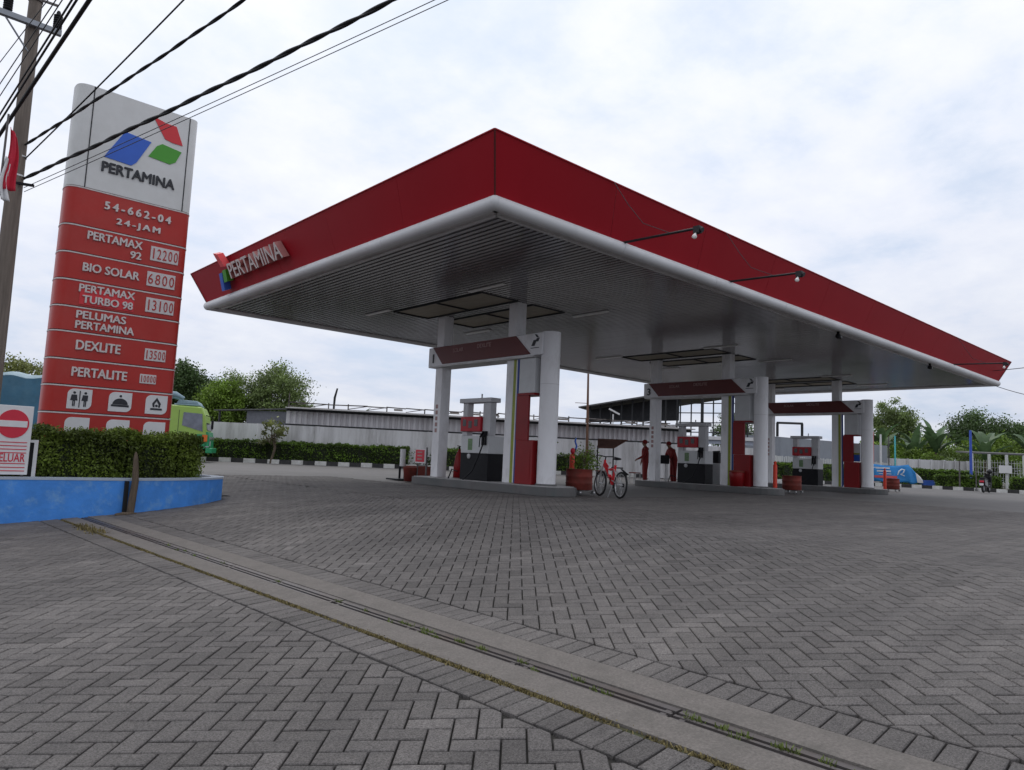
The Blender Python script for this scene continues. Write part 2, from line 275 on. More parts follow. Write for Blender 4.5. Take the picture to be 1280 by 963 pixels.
# ------------------------------------------------------------------ helpers
class MB:
    """collects faces; build() links them as ONE mesh object"""
    def __init__(s): s.v = []; s.f = []; s.sm = []; s.mi = []; s.tone = None
    def add(s, vs, fs, smooth=False, mi=0, tone=None):
        b = len(s.v); s.v += [tuple(p) for p in vs]
        for f in fs: s.f.append(tuple(b + i for i in f)); s.sm.append(smooth); s.mi.append(mi)
        if tone is not None or s.tone is not None:
            if s.tone is None: s.tone = [1.0] * b
            s.tone += [1.0 if tone is None else tone] * (len(s.v) - len(s.tone))
        return s
    def box(s, x0, x1, y0, y1, z0, z1, mi=0):
        return s.add([(x0, y0, z0), (x1, y0, z0), (x1, y1, z0), (x0, y1, z0), (x0, y0, z1), (x1, y0, z1), (x1, y1, z1), (x0, y1, z1)],
                     [(0, 3, 2, 1), (4, 5, 6, 7), (0, 1, 5, 4), (1, 2, 6, 5), (2, 3, 7, 6), (3, 0, 4, 7)], mi=mi)
    def obox(s, c, ax, ay, sx, sy, sz, mi=0):
        """oriented box: centre, unit axes ax ay, full sizes"""
        c, ax, ay = Vector(c), Vector(ax).normalized(), Vector(ay).normalized(); az = ax.cross(ay)
        vs = [c + ax * (sx / 2 * i) + ay * (sy / 2 * j) + az * (sz / 2 * k) for k in (-1, 1) for i, j in ((-1, -1), (1, -1), (1, 1), (-1, 1))]
        return s.add(vs, [(0, 3, 2, 1), (4, 5, 6, 7), (0, 1, 5, 4), (1, 2, 6, 5), (2, 3, 7, 6), (3, 0, 4, 7)], mi=mi)
    def bar(s, p, q, wd, ht=None, mi=0):
        p, q = Vector(p), Vector(q); d = q - p; n = d.normalized()
        u = Vector((0, 0, 1)) if abs(n.z) < 0.95 else Vector((1, 0, 0))
        a = n.cross(u).normalized()
        return s.obox((p + q) / 2, n, a, d.length, wd, ht or wd, mi)
    def cyl(s, p, q, r0, r1=None, n=16, caps=True, mi=0):
        p, q = Vector(p), Vector(q); r1 = r0 if r1 is None else r1
        d = (q - p).normalized(); u = Vector((0, 0, 1)) if abs(d.z) < 0.9 else Vector((1, 0, 0))
        a = d.cross(u).normalized(); b = d.cross(a)
        ring = lambda c, r: [c + (a * math.cos(2 * math.pi * i / n) + b * math.sin(2 * math.pi * i / n)) * r for i in range(n)]
        A, B = ring(p, r0), ring(q, r1)
        s.add(A + B, [(i, (i + 1) % n, n + (i + 1) % n, n + i) for i in range(n)], True, mi)
        if caps:
            s.add(A, [tuple(range(n))[::-1]], False, mi); s.add(B, [tuple(range(n))], False, mi)
        return s
    def tube(s, pts, r, n=8, mi=0, tone=None, twist=0):
        pts = [Vector(p) for p in pts]; rs = r if isinstance(r, (list, tuple)) else [r] * len(pts)
        V = []; F = []; prev = None
        for k, p in enumerate(pts):
            d = (pts[min(k + 1, len(pts) - 1)] - pts[max(k - 1, 0)]).normalized()
            if prev is None:
                u = Vector((0, 0, 1)) if abs(d.z) < 0.9 else Vector((1, 0, 0)); a = d.cross(u).normalized()
            else: a = (prev - d * prev.dot(d)).normalized()
            prev = a; b = d.cross(a)
            V += [p + (a * math.cos(2 * math.pi * i / n) + b * math.sin(2 * math.pi * i / n)) * rs[k] for i in range(n)]
        for k in range(len(pts) - 1):
            F += [(k * n + i, k * n + (i + 1) % n, (k + 1) * n + (i + 1) % n, (k + 1) * n + i) for i in range(n)]
        s.add(V, F, True, mi, tone)
        m_ = (len(pts) - 1) * n
        s.add(V[:n], [tuple(range(n))[::-1]], False, mi, tone); s.add(V[m_:], [tuple(range(n))], False, mi, tone)
        return s
    def prism(s, poly, d0, d1, axis='z', mi=0):
        """extrude a 2D outline along an axis: z -> (x,y), y -> (x,z), x -> (y,z)"""
        P = {'z': lambda a, b, d: (a, b, d), 'y': lambda a, b, d: (a, d, b), 'x': lambda a, b, d: (d, a, b)}[axis]
        n = len(poly); A = [P(a, b, d0) for a, b in poly]; B = [P(a, b, d1) for a, b in poly]
        return s.add(A + B, [tuple(range(n))[::-1], tuple(range(n, 2 * n))] + [(i, (i + 1) % n, n + (i + 1) % n, n + i) for i in range(n)], mi=mi)
    def lathe(s, prof, c=(0, 0, 0), n=20, mi=0):
        V = []; F = []
        for r, z in prof: V += [(c[0] + r * math.cos(2 * math.pi * i / n), c[1] + r * math.sin(2 * math.pi * i / n), c[2] + z) for i in range(n)]
        for k in range(len(prof) - 1): F += [(k * n + i, k * n + (i + 1) % n, (k + 1) * n + (i + 1) % n, (k + 1) * n + i) for i in range(n)]
        return s.add(V, F, True, mi)
    def torus(s, c, R, r, ax, n=28, k=8, mi=0):
        c = Vector(c); ax = Vector(ax).normalized(); u = Vector((0, 0, 1)); a = ax.cross(u).normalized(); b = a.cross(ax)
        V = []; F = []
        for i in range(n):
            t = 2 * math.pi * i / n; d = a * math.cos(t) + b * math.sin(t)
            for j in range(k):
                q = 2 * math.pi * j / k; V.append(c + d * (R + r * math.cos(q)) + ax * (r * math.sin(q)))
        for i in range(n):
            for j in range(k): F.append((i * k + j, i * k + (j + 1) % k, ((i + 1) % n) * k + (j + 1) % k, ((i + 1) % n) * k + j))
        return s.add(V, F, True, mi)
    def ball(s, c, rx, ry=None, rz=None, n=14, k=8, mi=0):
        ry = ry or rx; rz = rz or rx; V = []; F = []
        for j in range(k + 1):
            p = math.pi * j / k
            for i in range(n):
                t = 2 * math.pi * i / n; V.append((c[0] + rx * math.sin(p) * math.cos(t), c[1] + ry * math.sin(p) * math.sin(t), c[2] - rz * math.cos(p)))
        for j in range(k):
            for i in range(n): F.append((j * n + i, j * n + (i + 1) % n, (j + 1) * n + (i + 1) % n, (j + 1) * n + i))
        return s.add(V, F, True, mi)
    def xf(s, M_):
        s.v = [tuple(M_ @ Vector(p)) for p in s.v]; return s
    def merge(s, o, M_=None, mi=0):
        vs = [M_ @ Vector(p) for p in o.v] if M_ else o.v
        b = len(s.v); s.v += [tuple(p) for p in vs]; s.f += [tuple(b + i for i in f) for f in o.f]; s.sm += o.sm; s.mi += [mi] * len(o.f)
        return s
    def build(s, name, mats, parent=None, bevel=0, world=False):
        me = bpy.data.meshes.new(name)
        vs = s.v
        if parent is not None and world:
            inv = wmat(parent).inverted(); vs = [tuple(inv @ Vector(p)) for p in vs]
        me.from_pydata(vs, [], s.f)
        for mm in (mats if isinstance(mats, (list, tuple)) else [mats]): me.materials.append(mm)
        me.polygons.foreach_set('use_smooth', s.sm); me.polygons.foreach_set('material_index', s.mi)
        if s.tone:
            at = me.attributes.new('tone', 'FLOAT', 'POINT'); at.data.foreach_set('value', s.tone)
        me.update()
        o = bpy.data.objects.new(name, me); col.objects.link(o)
        if parent is not None: o.parent = parent
        if bevel:
            bm_ = o.modifiers.new('bevel', 'BEVEL'); bm_.width = bevel; bm_.segments = 2; bm_.limit_method = 'ANGLE'
        return o
def wmat(o):
    mm = Matrix.LocRotScale(o.location, o.rotation_euler, o.scale)
    return wmat(o.parent) @ mm if o.parent else mm
def tag(o, label=None, cat=None, group=None, kind=None):
    if label: o['label'] = label
    if cat: o['category'] = cat
    if group: o['group'] = group
    if kind: o['kind'] = kind
    return o
def thing(name, loc, label, cat, group=None, rz=0.0):
    o = bpy.data.objects.new(name, None); col.objects.link(o); o.location = loc; o.rotation_euler = (0, 0, rz)
    o.empty_display_size = 0.2
    return tag(o, label, cat, group)
def kids(o): return [c for c in bpy.data.objects if c.parent == o]
def copy_thing(o, loc, label, rz=None):
    c = o.copy(); col.objects.link(c); c.location = loc; c['label'] = label
    if rz is not None: c.rotation_euler = (0, 0, rz)
    for ch in kids(o):
        d = ch.copy(); col.objects.link(d); d.parent = c
        for g in kids(ch):
            h = g.copy(); col.objects.link(h); h.parent = d
    return c
def text_mb(body, size, depth=0.01, bold=0.0, align='CENTER', sx=1.0, space=1.0):
    """letters as mesh in the XY plane, thickness along +Z, centred vertically"""
    cu = bpy.data.curves.new('letters', 'FONT'); cu.body = body; cu.size = size; cu.extrude = depth / 2
    cu.align_x = align; cu.align_y = 'CENTER'; cu.resolution_u = 3; cu.space_character = space
    o = bpy.data.objects.new('letters', cu); col.objects.link(o)
    bpy.context.view_layer.update()
    me = bpy.data.meshes.new_from_object(o.evaluated_get(bpy.context.evaluated_depsgraph_get()))
    b = MB(); b.add([(v.co.x * sx, v.co.y, v.co.z + depth / 2) for v in me.vertices], [tuple(p.vertices) for p in me.polygons])
    bpy.data.objects.remove(o); bpy.data.curves.remove(cu); bpy.data.meshes.remove(me)
    if bold:
        src = list(b.v), list(b.f); d_ = bold * size
        for k, (ox, oy) in enumerate(((1, 0), (-1, 0), (.5, .8), (-.5, -.8))):
            b.add([(x + ox * d_, y + oy * d_ * .8, z - .0004 * (k + 1)) for x, y, z in src[0]], src[1])
    return b
def plane_to(o, ex, ey):
    """matrix taking the XY plane onto origin o with axes ex, ey"""
    ex, ey = Vector(ex).normalized(), Vector(ey).normalized(); ez = ex.cross(ey)
    return Matrix(((ex.x, ey.x, ez.x, o[0]), (ex.y, ey.y, ez.y, o[1]), (ex.z, ey.z, ez.z, o[2]), (0, 0, 0, 1)))
FACE_S = lambda x, y, z: plane_to((x, y, z), (1, 0, 0), (0, 0, 1))         # faces -Y, read along +X
FACE_W = lambda x, y, z: plane_to((x, y, z), (0, -1, 0), (0, 0, 1))        # faces -X, read along -Y
U = random.uniform

# ------------------------------------------------------------------ ground
XC, SL = 7.35, 0.072
def gz(x):
    return 0.0 if x >= XC else SL * (max(x, -2.0) - XC)
b = MB(); xs = [-400, -2.0, 0, 2, 4, 6, XC, 20, 60, 500]; ys = [-300, -20, 0, 10, 20, 40, 80, 500]
for x in xs:
    for y in ys: b.v.append((x, y, gz(x) - 0.02))
for i in range(len(xs) - 1):
    for j in range(len(ys) - 1):
        k = i * len(ys) + j; b.f.append((k, k + len(ys), k + len(ys) + 1, k + 1)); b.sm.append(False); b.mi.append(1 if xs[i + 1] <= XC and 0 <= j - 1 < 3 else 0)
tag(b.build('ground', [M['yard'], M['joint']]), kind='structure')

# paving: interlocking herringbone blocks, either side of the drain
TILT = 0.034
def ud(x, y): return x - 2.70 + TILT * (y - 1.6)       # distance across the drain line
def clip(poly, f):
    o = []
    for i in range(len(poly)):
        p, q = poly[i], poly[(i + 1) % len(poly)]; a, c = f(p), f(q)
        if a >= 0: o.append(p)
        if (a >= 0) != (c >= 0):
            t = a / (a - c); o.append((p[0] + t * (q[0] - p[0]), p[1] + t * (q[1] - p[1])))
    return o
def inset(poly, d):
    n = len(poly); A = sum(poly[i][0] * poly[(i + 1) % n][1] - poly[(i + 1) % n][0] * poly[i][1] for i in range(n)) / 2
    if A < 0: poly = poly[::-1]
    L_ = []
    for i in range(n):
        p, q = poly[i], poly[(i + 1) % n]; l = math.hypot(q[0] - p[0], q[1] - p[1])
        if l < 0.012: continue
        nx, ny = -(q[1] - p[1]) / l, (q[0] - p[0]) / l
        L_.append((nx, ny, nx * p[0] + ny * p[1] + d))
    n = len(L_)
    if n < 3: return None
    r = []
    for i in range(n):
        a, c = L_[i - 1], L_[i]; det = a[0] * c[1] - a[1] * c[0]
        if abs(det) < 1e-4: return None
        r.append(((a[2] * c[1] - a[1] * c[2]) / det, (a[0] * c[2] - a[2] * c[0]) / det))
    A = sum(r[i][0] * r[(i + 1) % n][1] - r[(i + 1) % n][0] * r[i][1] for i in range(n)) / 2
    return r if A > 0.0006 else None
PATCH = [(1.7, 3.6, .55, .91), (4.6, 4.4, .7, 1.06), (5.4, 7.4, .9, .92), (4.0, 2.0, .45, .92), (1.2, 5.6, .6, 1.05), (6.6, 3.5, 1.1, .95), (9.0, 7.0, 1.4, .9), (1.5, 2.0, .4, 1.05)]
pav = MB(); pav.tone = []
def block(poly, jit=1.0):
    o = inset(poly, 0.0046); t = inset(poly, 0.0096)
    if not o or not t or len(o) != len(t): return
    n = len(o); h = U(-0.0014, 0.0014) * jit; ax, ay = U(-.012, .012) * jit, U(-.012, .012) * jit
    tn_ = 1.0
    for ex_, ey_, er_, et_ in PATCH:
        if (o[0][0] - ex_) ** 2 + ((o[0][1] - ey_) * .7) ** 2 < er_ * er_: tn_ *= et_; h -= .003 * (et_ < 1)
    cx_, cy_ = sum(p[0] for p in t) / n, sum(p[1] for p in t) / n
    z = lambda p: gz(p[0]) + h + ax * (p[0] - cx_) + ay * (p[1] - cy_)
    V = [(p[0], p[1], gz(p[0]) - 0.02) for p in o] + [(p[0], p[1], z(p) - 0.004) for p in o] + [(p[0], p[1], z(p)) for p in t]
    F = [(i, (i + 1) % n, n + (i + 1) % n, n + i) for i in range(n)] + [(n + i, n + (i + 1) % n, 2 * n + (i + 1) % n, 2 * n + i) for i in range(n)] + [tuple(range(2 * n, 3 * n))]
    pav.add(V, F, tone=tn_ * random.gauss(1.0, 0.085) * (1.25 if random.random() < .012 else 1) * (.8 if random.random() < .02 else 1))
BA = rad(47.4); cb, sb = math.cos(BA), math.sin(BA); US = 0.1085
def w2(a, c): return (0.3 + a * US * sb + c * US * cb, 0.5 - a * US * cb + c * US * sb)
def keep(x, y):
    if x < -1.5 or x > 22 or y < -5.5 or y > 20.5: return False
    if x > 11.0 and y > 10.9: return False
    if y < 0.12 * x - 1.2 - 2.5: return False
    if x < 5.3 and y > 12.2 + max(0, (x - 3.2)) * 0.6 + 0.35: return False
    return True
for a in range(-170, 260):
    for c in range(-60, 260):
        k = (a - c) % 4
        if k == 0: q = [w2(a, c), w2(a + 2, c), w2(a + 2, c + 1), w2(a, c + 1)]
        elif k == 3: q = [w2(a, c), w2(a + 1, c), w2(a + 1, c + 2), w2(a, c + 2)]
        else: continue
        mx_, my_ = (q[0][0] + q[2][0]) / 2, (q[0][1] + q[2][1]) / 2
        if not keep(mx_, my_): continue
        u = ud(mx_, my_)
        if u < 0.2: q = clip(q, lambda p: -0.335 - ud(*p))
        else:
            q = clip(q, lambda p: ud(*p) - 0.755)
            if my_ < 10.5: pass
            elif mx_ < XC: q = clip(q, lambda p: XC - 0.02 - p[0])
            else: q = clip(q, lambda p: p[0] - XC - 0.03)
        if len(q) >= 3: block(q)
y = -5.0
while y < 12.6:                                            # soldier courses
    for u0, u1 in ((-0.325, -0.095), (0.515, 0.745)):
        f = lambda u, yy: (2.70 + u - TILT * (yy - 1.6), yy)
        block([f(u0, y), f(u1, y + 0.015), f(u1, y + 0.1265), f(u0, y + 0.1115)], 1.3)
    y += 0.1115
tag(pav.build('paving', M['paver']), kind='structure')

# drain: two concrete strips with a steel grate between
dr = MB()
def strip(u0, u1, zo, th, y0=-5.0, y1=12.5, mi=0, step=0.9):
    y = y0
    while y < y1 - 1e-6:
        ye = min(y + step, y1); f = lambda u, yy, dz: (2.70 + u - TILT * (yy - 1.6), yy, gz(2.70 + u - TILT * (yy - 1.6)) + dz)
        V = [f(u0, y, zo - th), f(u1, y, zo - th), f(u1, ye, zo - th), f(u0, ye, zo - th), f(u0, y, zo), f(u1, y, zo), f(u1, ye, zo), f(u0, ye, zo)]
        dr.add(V, [(0, 3, 2, 1), (4, 5, 6, 7), (0, 1, 5, 4), (1, 2, 6, 5), (2, 3, 7, 6), (3, 0, 4, 7)], mi=mi); y = ye
strip(-0.062, 0.145, 0.004, 0.1, step=17.5); strip(0.285, 0.505, 0.004, 0.1, step=17.5)
strip(0.146, 0.284, -0.09, 0.01, mi=2, step=17.5)
strip(-0.094, -0.0625, -0.009, 0.02, mi=3, step=17.5)
yy = -5.0; k = 0
while yy < 12.4:                                          # grate lengths, each a frame of three flat bars, slightly out of line
    ln = 1.0; o = U(-.004, .004); dz = U(-.004, .002)
    for u0, u1 in ((0.151, 0.172), (0.196, 0.215), (0.239, 0.281)):
        strip(u0 + o * 0.3, u1 + o * 0.3, -0.002 + dz, 0.02, yy, min(yy + ln - 0.012, 12.45), mi=1, step=1.0)
    strip(0.172, 0.279, -0.006 + dz, 0.012, yy + 0.02, yy + 0.05, mi=1)
    strip(0.172, 0.279, -0.006 + dz, 0.012, yy + 0.92, yy + 0.95, mi=1)
    yy += ln
tag(dr.build('drain', [M['strip'], M['steel'], M['black_gap'], M['soil']]), kind='structure')
ms_ = MB(); ms_.tone = []
def blade(mb, p, h, wd, lean, tone, dirn=None):
    t = U(0, 6.28) if dirn is None else dirn; dx, dy = math.cos(t), math.sin(t)
    p = Vector(p); q = p + Vector((dx * lean, dy * lean, h)); s_ = Vector((-dy, dx, 0)) * wd
    mb.add([p - s_ * .5, p + s_ * .5, q + s_ * .25, q - s_ * .25], [(0, 1, 2, 3)], tone=tone)
for i in range(16000):                                      # moss and dry grass in the joint beside the lower strip
    y = U(-2, 12.2)
    if math.sin(y * 2.3) + math.sin(y * 5.1 + 1) + U(-1.2, 1.8) < -0.6: continue
    u = -0.078 + random.gauss(0, 0.012); x = 2.70 + u - TILT * (y - 1.6)
    blade(ms_, (x, y, gz(x) - 0.008), U(.006, .018), U(.004, .012), U(.0, .02), U(.4, 1.6))
for i in range(500):
    y = U(9, 12.2); u = -0.08 + random.gauss(0, 0.05); x = 2.70 + u - TILT * (y - 1.6)
    if y > 10.2 and y < 11.2: blade(ms_, (x, y, gz(x)), U(.01, .06), U(.01, .03), U(.0, .04), U(.5, 1.3))
tag(ms_.build('moss', M['moss']), 'dry moss and grass growing along the joint beside the drain', 'moss', kind='stuff')
wd_ = MB(); wd_.tone = []
for i in range(46):
    y = U(0.6, 5.0) if i < 38 else U(5, 9); u = random.choice((0.184, 0.227, 0.227)); x = 2.70 + u - TILT * (y - 1.6)
    for k in range(random.randint(12, 34)):
        blade(wd_, (x + U(-.012, .012), y + U(-.03, .03), gz(x) - 0.02), U(.012, .036), U(.004, .010), U(.005, .03), U(.5, 1.5))
tag(wd_.build('weeds', M['weed']), 'small green weeds sprouting through the drain grate', 'weeds', kind='stuff')

# far kerb with alternating paint, planted verge behind it
KL = [(-8, 51.5), (4, 43.5), (13.0, 37.8), (21.6, 32.9), (30.9, 28.3), (39.4, 24.3), (48.0, 21.2), (52.2, 19.2), (53.0, 16.5), (53.2, 12), (53.4, 4), (54, -12)]
def along(line, step):
    P_ = []; acc = 0.0; i = 0; pos = Vector(line[0])
    P_.append(pos.copy())
    need = step
    while i < len(line) - 1:
        q = Vector(line[i + 1]); d = (q - pos).length
        if d >= need: pos = pos + (q - pos) * (need / d); P_.append(pos.copy()); need = step
        else: need -= d; pos = q; i += 1
    return P_
kb = MB(); kp = along(KL, 0.6)
for i in range(len(kp) - 1):
    p, q = kp[i], kp[i + 1]; d = (q - p).normalized(); n = Vector((-d.y, d.x))
    if n.dot(Vector((0.66, 0.74))) < 0: n = -n
    c = (p + q) / 2 + n * 0.09
    hgt = 0.2 + U(-.008, .008)
    kb.obox((c.x, c.y, hgt / 2 - 0.03), (d.x, d.y, 0), (n.x, n.y, 0) if d.cross(n) > 0 else (-n.x, -n.y, 0), (q - p).length - 0.012, 0.18, hgt + 0.06, mi=i % 2)
tag(kb.build('kerb', [M['kerb_black'], M['kerb_white']]), kind='structure')
vg = MB(); far = [(-8, 90), (40, 110), (120, 90), (140, -12)]
pts = [(p[0] + 0.12, p[1] + 0.12) for p in KL] 
vg.add([(x, y, 0.1) for x, y in pts] + [(x, y, 0.1) for x, y in far[::-1]], [tuple(range(len(pts) + len(far)))])
tag(vg.build('verge', M['soil']), kind='structure')

# ------------------------------------------------------------------ canopy
CX0, CX1, CY0, CY1, CZ = 6.99, 35.17, 8.34, 21.14, 4.83
FO, FH = 0.40, 0.94
can = thing('station_canopy', (21.08, 14.74, 0), 'huge flat red canopy with white rounded lower edge over the fuel pumps', 'canopy')
ci = 0.12                                               # inner edge of the trim
def ring(o, z): return [(CX0 - o, CY0 - o, z), (CX1 + o, CY0 - o, z), (CX1 + o, CY1 + o, z), (CX0 - o, CY1 + o, z)]
lo, hi, lo2, hi2 = ring(0.0, CZ + 0.08), ring(FO, CZ + FH), ring(-0.06, CZ + 0.08), ring(FO - 0.06, CZ + FH)
for i in range(4):
    j = (i + 1) % 4; f_ = MB(); n_seg = 10 if i % 2 == 0 else 5
    lerp = lambda p, q, t: tuple(p[k] + (q[k] - p[k]) * t for k in range(3))
    for k in range(n_seg):                               # cladding sheets butted with a hairline gap
        t0, t1 = k / n_seg + (0.00025 if k else 0), (k + 1) / n_seg
        V = [lerp(lo[i], lo[j], t0), lerp(lo[i], lo[j], t1), lerp(hi[i], hi[j], t1), lerp(hi[i], hi[j], t0),
             lerp(lo2[i], lo2[j], t0), lerp(lo2[i], lo2[j], t1), lerp(hi2[i], hi2[j], t1), lerp(hi2[i], hi2[j], t0)]
        f_.add(V, [(0, 1, 2, 3), (7, 6, 5, 4), (3, 2, 6, 7), (1, 0, 4, 5), (0, 3, 7, 4), (2, 1, 5, 6)])
    f_.build('fascia', M['red_fascia'], can, world=True)
    e = MB(); e.bar(lerp(hi[i], hi[j], 0), lerp(hi[i], hi[j], 1), 0.03, 0.02); e.build('coping', M['red_fascia'], can, world=True)
for i in range(4):
    e = MB(); e.bar(lo[i], hi[i], .028); e.build('corner_strip', M['red_dark'], can, world=True)
for i in range(4):                                       # rounded trim and soffit frame
    p, q = ring(-0.02, CZ)[i], ring(-0.02, CZ)[(i + 1) % 4]
    t_ = MB(); d = (Vector(q) - Vector(p)); nn = 9 if i % 2 == 0 else 4
    for k in range(nn):
        a_, b_ = Vector(p) + d * (k / nn), Vector(p) + d * ((k + 1) / nn); g = d.normalized() * 0.004
        t_.cyl(a_ + (g if k else -d.normalized() * 0.02), b_ - (g if k < nn - 1 else -d.normalized() * 0.02), 0.118, n=20)
    t_.ball(p, .1185, n=20, k=14); t_.build('edge_trim', M['pipe_white'], can, world=True)
    r_ = MB(); p2, q2 = ring(-0.30, CZ - 0.055)[i], ring(-0.30, CZ - 0.055)[(i + 1) % 4]; r_.bar(p2, q2, 0.07, 0.05)
    p3, q3 = ring(-0.17, CZ - 0.04)[i], ring(-0.17, CZ - 0.04)[(i + 1) % 4]; r_.bar(p3, q3, 0.19, 0.02)
    r_.build('soffit_frame', M['frame_white'], can, world=True)
rf = MB(); rf.box(CX0 + .1, CX1 - .1, CY0 + .1, CY1 - .1, CZ + 0.12, CZ + 0.5); rf.build('roof_deck', M['roof_top'], can, world=True)
COLX = (12.13, 22.26, 31.09); CYA, CYB = 13.33, 16.40
holes = []
for cx_ in COLX:
    for x0, x1 in ((cx_ - 1.42, cx_ - 0.26), (cx_ + 0.30, cx_ + 1.46)): holes.append((x0, x1, 13.10, 16.95))
sl = MB(); x = CX0 + 0.33; SP = 0.145
while x < CX1 - 0.40:
    x1 = x + 0.098; segs = [(CY0 + 0.31, CY1 - 0.31)]
    for h0, h1, hy0, hy1 in holes:
        if x1 > h0 and x < h1: segs = [(CY0 + 0.31, hy0), (hy1, CY1 - 0.31)]
    dz = U(-0.0012, 0.0012)
    for ya, yb in segs:
        yk = ya
        while yk < yb - 0.01:
            ye = min(yk + 3.2, yb)
            z0 = CZ - 0.05 + dz + U(-.0012, .0012)
            sl.add([(x, yk, z0 + .03), (x + .006, yk, z0), (x1 - .006, yk, z0), (x1, yk, z0 + .03), (x, ye - .004, z0 + .03), (x + .006, ye - .004, z0), (x1 - .006, ye - .004, z0), (x1, ye - .004, z0 + .03)],
                   [(0, 4, 5, 1), (1, 5, 6, 2), (2, 6, 7, 3)]); yk = ye
    x += SP
sl.build('soffit', M['slat'], can, world=True)
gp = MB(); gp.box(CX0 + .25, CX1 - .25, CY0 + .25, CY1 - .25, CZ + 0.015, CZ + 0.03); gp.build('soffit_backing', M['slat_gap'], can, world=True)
for h0, h1, hy0, hy1 in holes:
    c_ = MB(); ym = (hy0 + hy1) / 2
    c_.box(h0 + .015, h1 - .015, hy0 + .015, ym - .017, CZ - .032, CZ - .02); c_.box(h0 + .015, h1 - .015, ym + .017, hy1 - .015, CZ - .032, CZ - .02)
    co = c_.build('ceiling_panel', M['ply'], can, world=True)
    r_ = MB()
    for q in ((h0 - .02, h0 + .012, hy0 - .02, hy1 + .02), (h1 - .012, h1 + .02, hy0 - .02, hy1 + .02)): r_.box(*q, CZ - .075, CZ - .0)
    for q in ((h0 + .013, h1 - .013, hy0 - .02, hy0 + .012), (h0 + .013, h1 - .013, hy1 - .012, hy1 + .02), (h0 + .013, h1 - .013, ym - .014, ym + .014)): r_.box(*q, CZ - .07, CZ - .002)
    r_.build('panel_frame', M['black_steel'], co, world=False) if False else r_.build('panel_frame', M['black_steel'], can, world=True)
for cx_ in COLX:
    for dx in (-1.68, 1.98):
        for y0 in (12.0, 16.76):
            l_ = MB(); l_.box(cx_ + dx - .06, cx_ + dx + .06, y0, y0 + 1.25, CZ - .085, CZ - .053); l_.build('ceiling_lamp', M['tube_lamp'], can, world=True, bevel=.01)
for cx_ in COLX:                                          # square columns, part of the canopy
    for cy_ in (CYA, CYB):
        c_ = MB(); c_.box(cx_ - .16, cx_ + .16, cy_ - .16, cy_ + .16, 0.2, CZ - .03); c_.build('column', M['col_white'], can, bevel=.012, world=True)
# raised letters and emblem on the short red face (inclined outwards)
fn = Vector((-FO, 0, FH - 0.08)).normalized()             # up along the face
def fasc(y, t): return Vector((CX0 - FO * t / 0.86 , y, CZ + 0.08 + t))
s_ = MB(); tm = text_mb('PERTAMINA', 0.56, 0.17, bold=0.012, align='LEFT', sx=1.0)
wd0 = max(v[0] for v in tm.v); sxx = 3.15 / wd0
s_.merge(tm, plane_to(fasc(18.52, 0.47) + Vector((-.03, 0, 0)), (0, -1, 0), fn) @ Matrix.Diagonal((sxx, 1.0, 1, 1)))
fs = thing('fascia_letters', (6.7, 17, 5.2), 'raised white PERTAMINA letters with coloured emblem on the short red canopy face', 'sign')
o = s_.build('lettering', [M['letter_white'], M['letter_side']], fs, world=True)
for p in o.data.polygons:
    if p.normal.x > -.8: p.material_index = 1
def emb(pts, mt, nm='emblem'):
    e = MB(); e.prism(pts, 0.02, 0.2); e.xf(plane_to(fasc(18.98, 0.42) + Vector((-.02, 0, 0)), (0, -1, 0), fn)); e.build(nm, mt, fs, world=True)
emb([(-.30, -.33), (-.10, -.33), (.10, .12), (-.10, .12)], M['blue_logo'], 'blue_emblem')
emb([(.04, -.14), (.26, -.14), (.38, .16), (.16, .16)], M['green_logo'], 'green_emblem')
emb([(-.02, .66), (.2, .60), (.40, .24), (.16, .26)], M['red_logo'], 'red_emblem')

# flood lamps on long arms reaching out from the lower edge of the long side
fl = None
FL = [(10.16, 'black floodlight arm nearest the front corner of the red canopy', 1.72), (13.87, 'black floodlight arm second from the front corner of the red canopy', 1.70), (29.21, 'floodlight arm near the far right end of the red canopy', 1.55)]
for x, lb, ln in FL:
    if fl is None:
        fl = thing('floodlight', (x, CY0, CZ), lb, 'floodlight', 'floodlights on arms along the canopy edge')
        a = MB(); a.cyl((0, 0.05, 0.1), (0, -1.62, 0.03), 0.024, n=8); a.build('arm', M['black_steel'], fl)
        a = MB(); a.cyl((0, -1.62, 0.03), (0, -1.74, -.02), 0.045, n=10); a.box(-.05, .05, -1.70, -1.58, -.06, .06); a.build('lamp_holder', M['black_steel'], fl)
        a = MB(); a.lathe([(.014, .0), (.022, -.03), (.042, -.07), (.044, -.09), (.0, -.12)], n=12); a.xf(Matrix.Translation((-.03, -1.62, -.06)) @ Matrix.Rotation(rad(25), 4, 'Y')); a.build('bulb', M['tube_lamp'], fl)
        a = MB(); a.tube([(-.0, -1.1, .05), (-.35, -.75, .22), (-.62, -.62, .52), (-.78, -.42, .93)], 0.006, 6); a.build('feed_wire', M['wire'], fl)
    else: copy_thing(fl, (x, CY0, CZ), lb)
sc_ = None
for x, lb in ((20.1, 'small dark security camera under the long canopy edge'), (27.6, 'farther small dark security camera under the long canopy edge')):
    if sc_ is None:
        sc_ = thing('security_camera', (x, CY0 + .24, CZ - .08), lb, 'camera', 'security cameras under the canopy edge')
        a = MB(); a.cyl((0, 0, .04), (0, 0, -.06), .04, n=10); a.build('mount', M['dark'], sc_)
        a = MB(); a.ball((0, 0, -.1), .075); a.cyl((.05, 0, -.1), (.2, .02, -.12), .04, n=10); a.build('camera_body', M['dark'], sc_)
        a = MB(); a.ball((.2, .02, -.1), .05); a.build('lens_dome', M['alu'], sc_)
    else: copy_thing(sc_, (x, CY0 + .24, CZ - .08), lb)

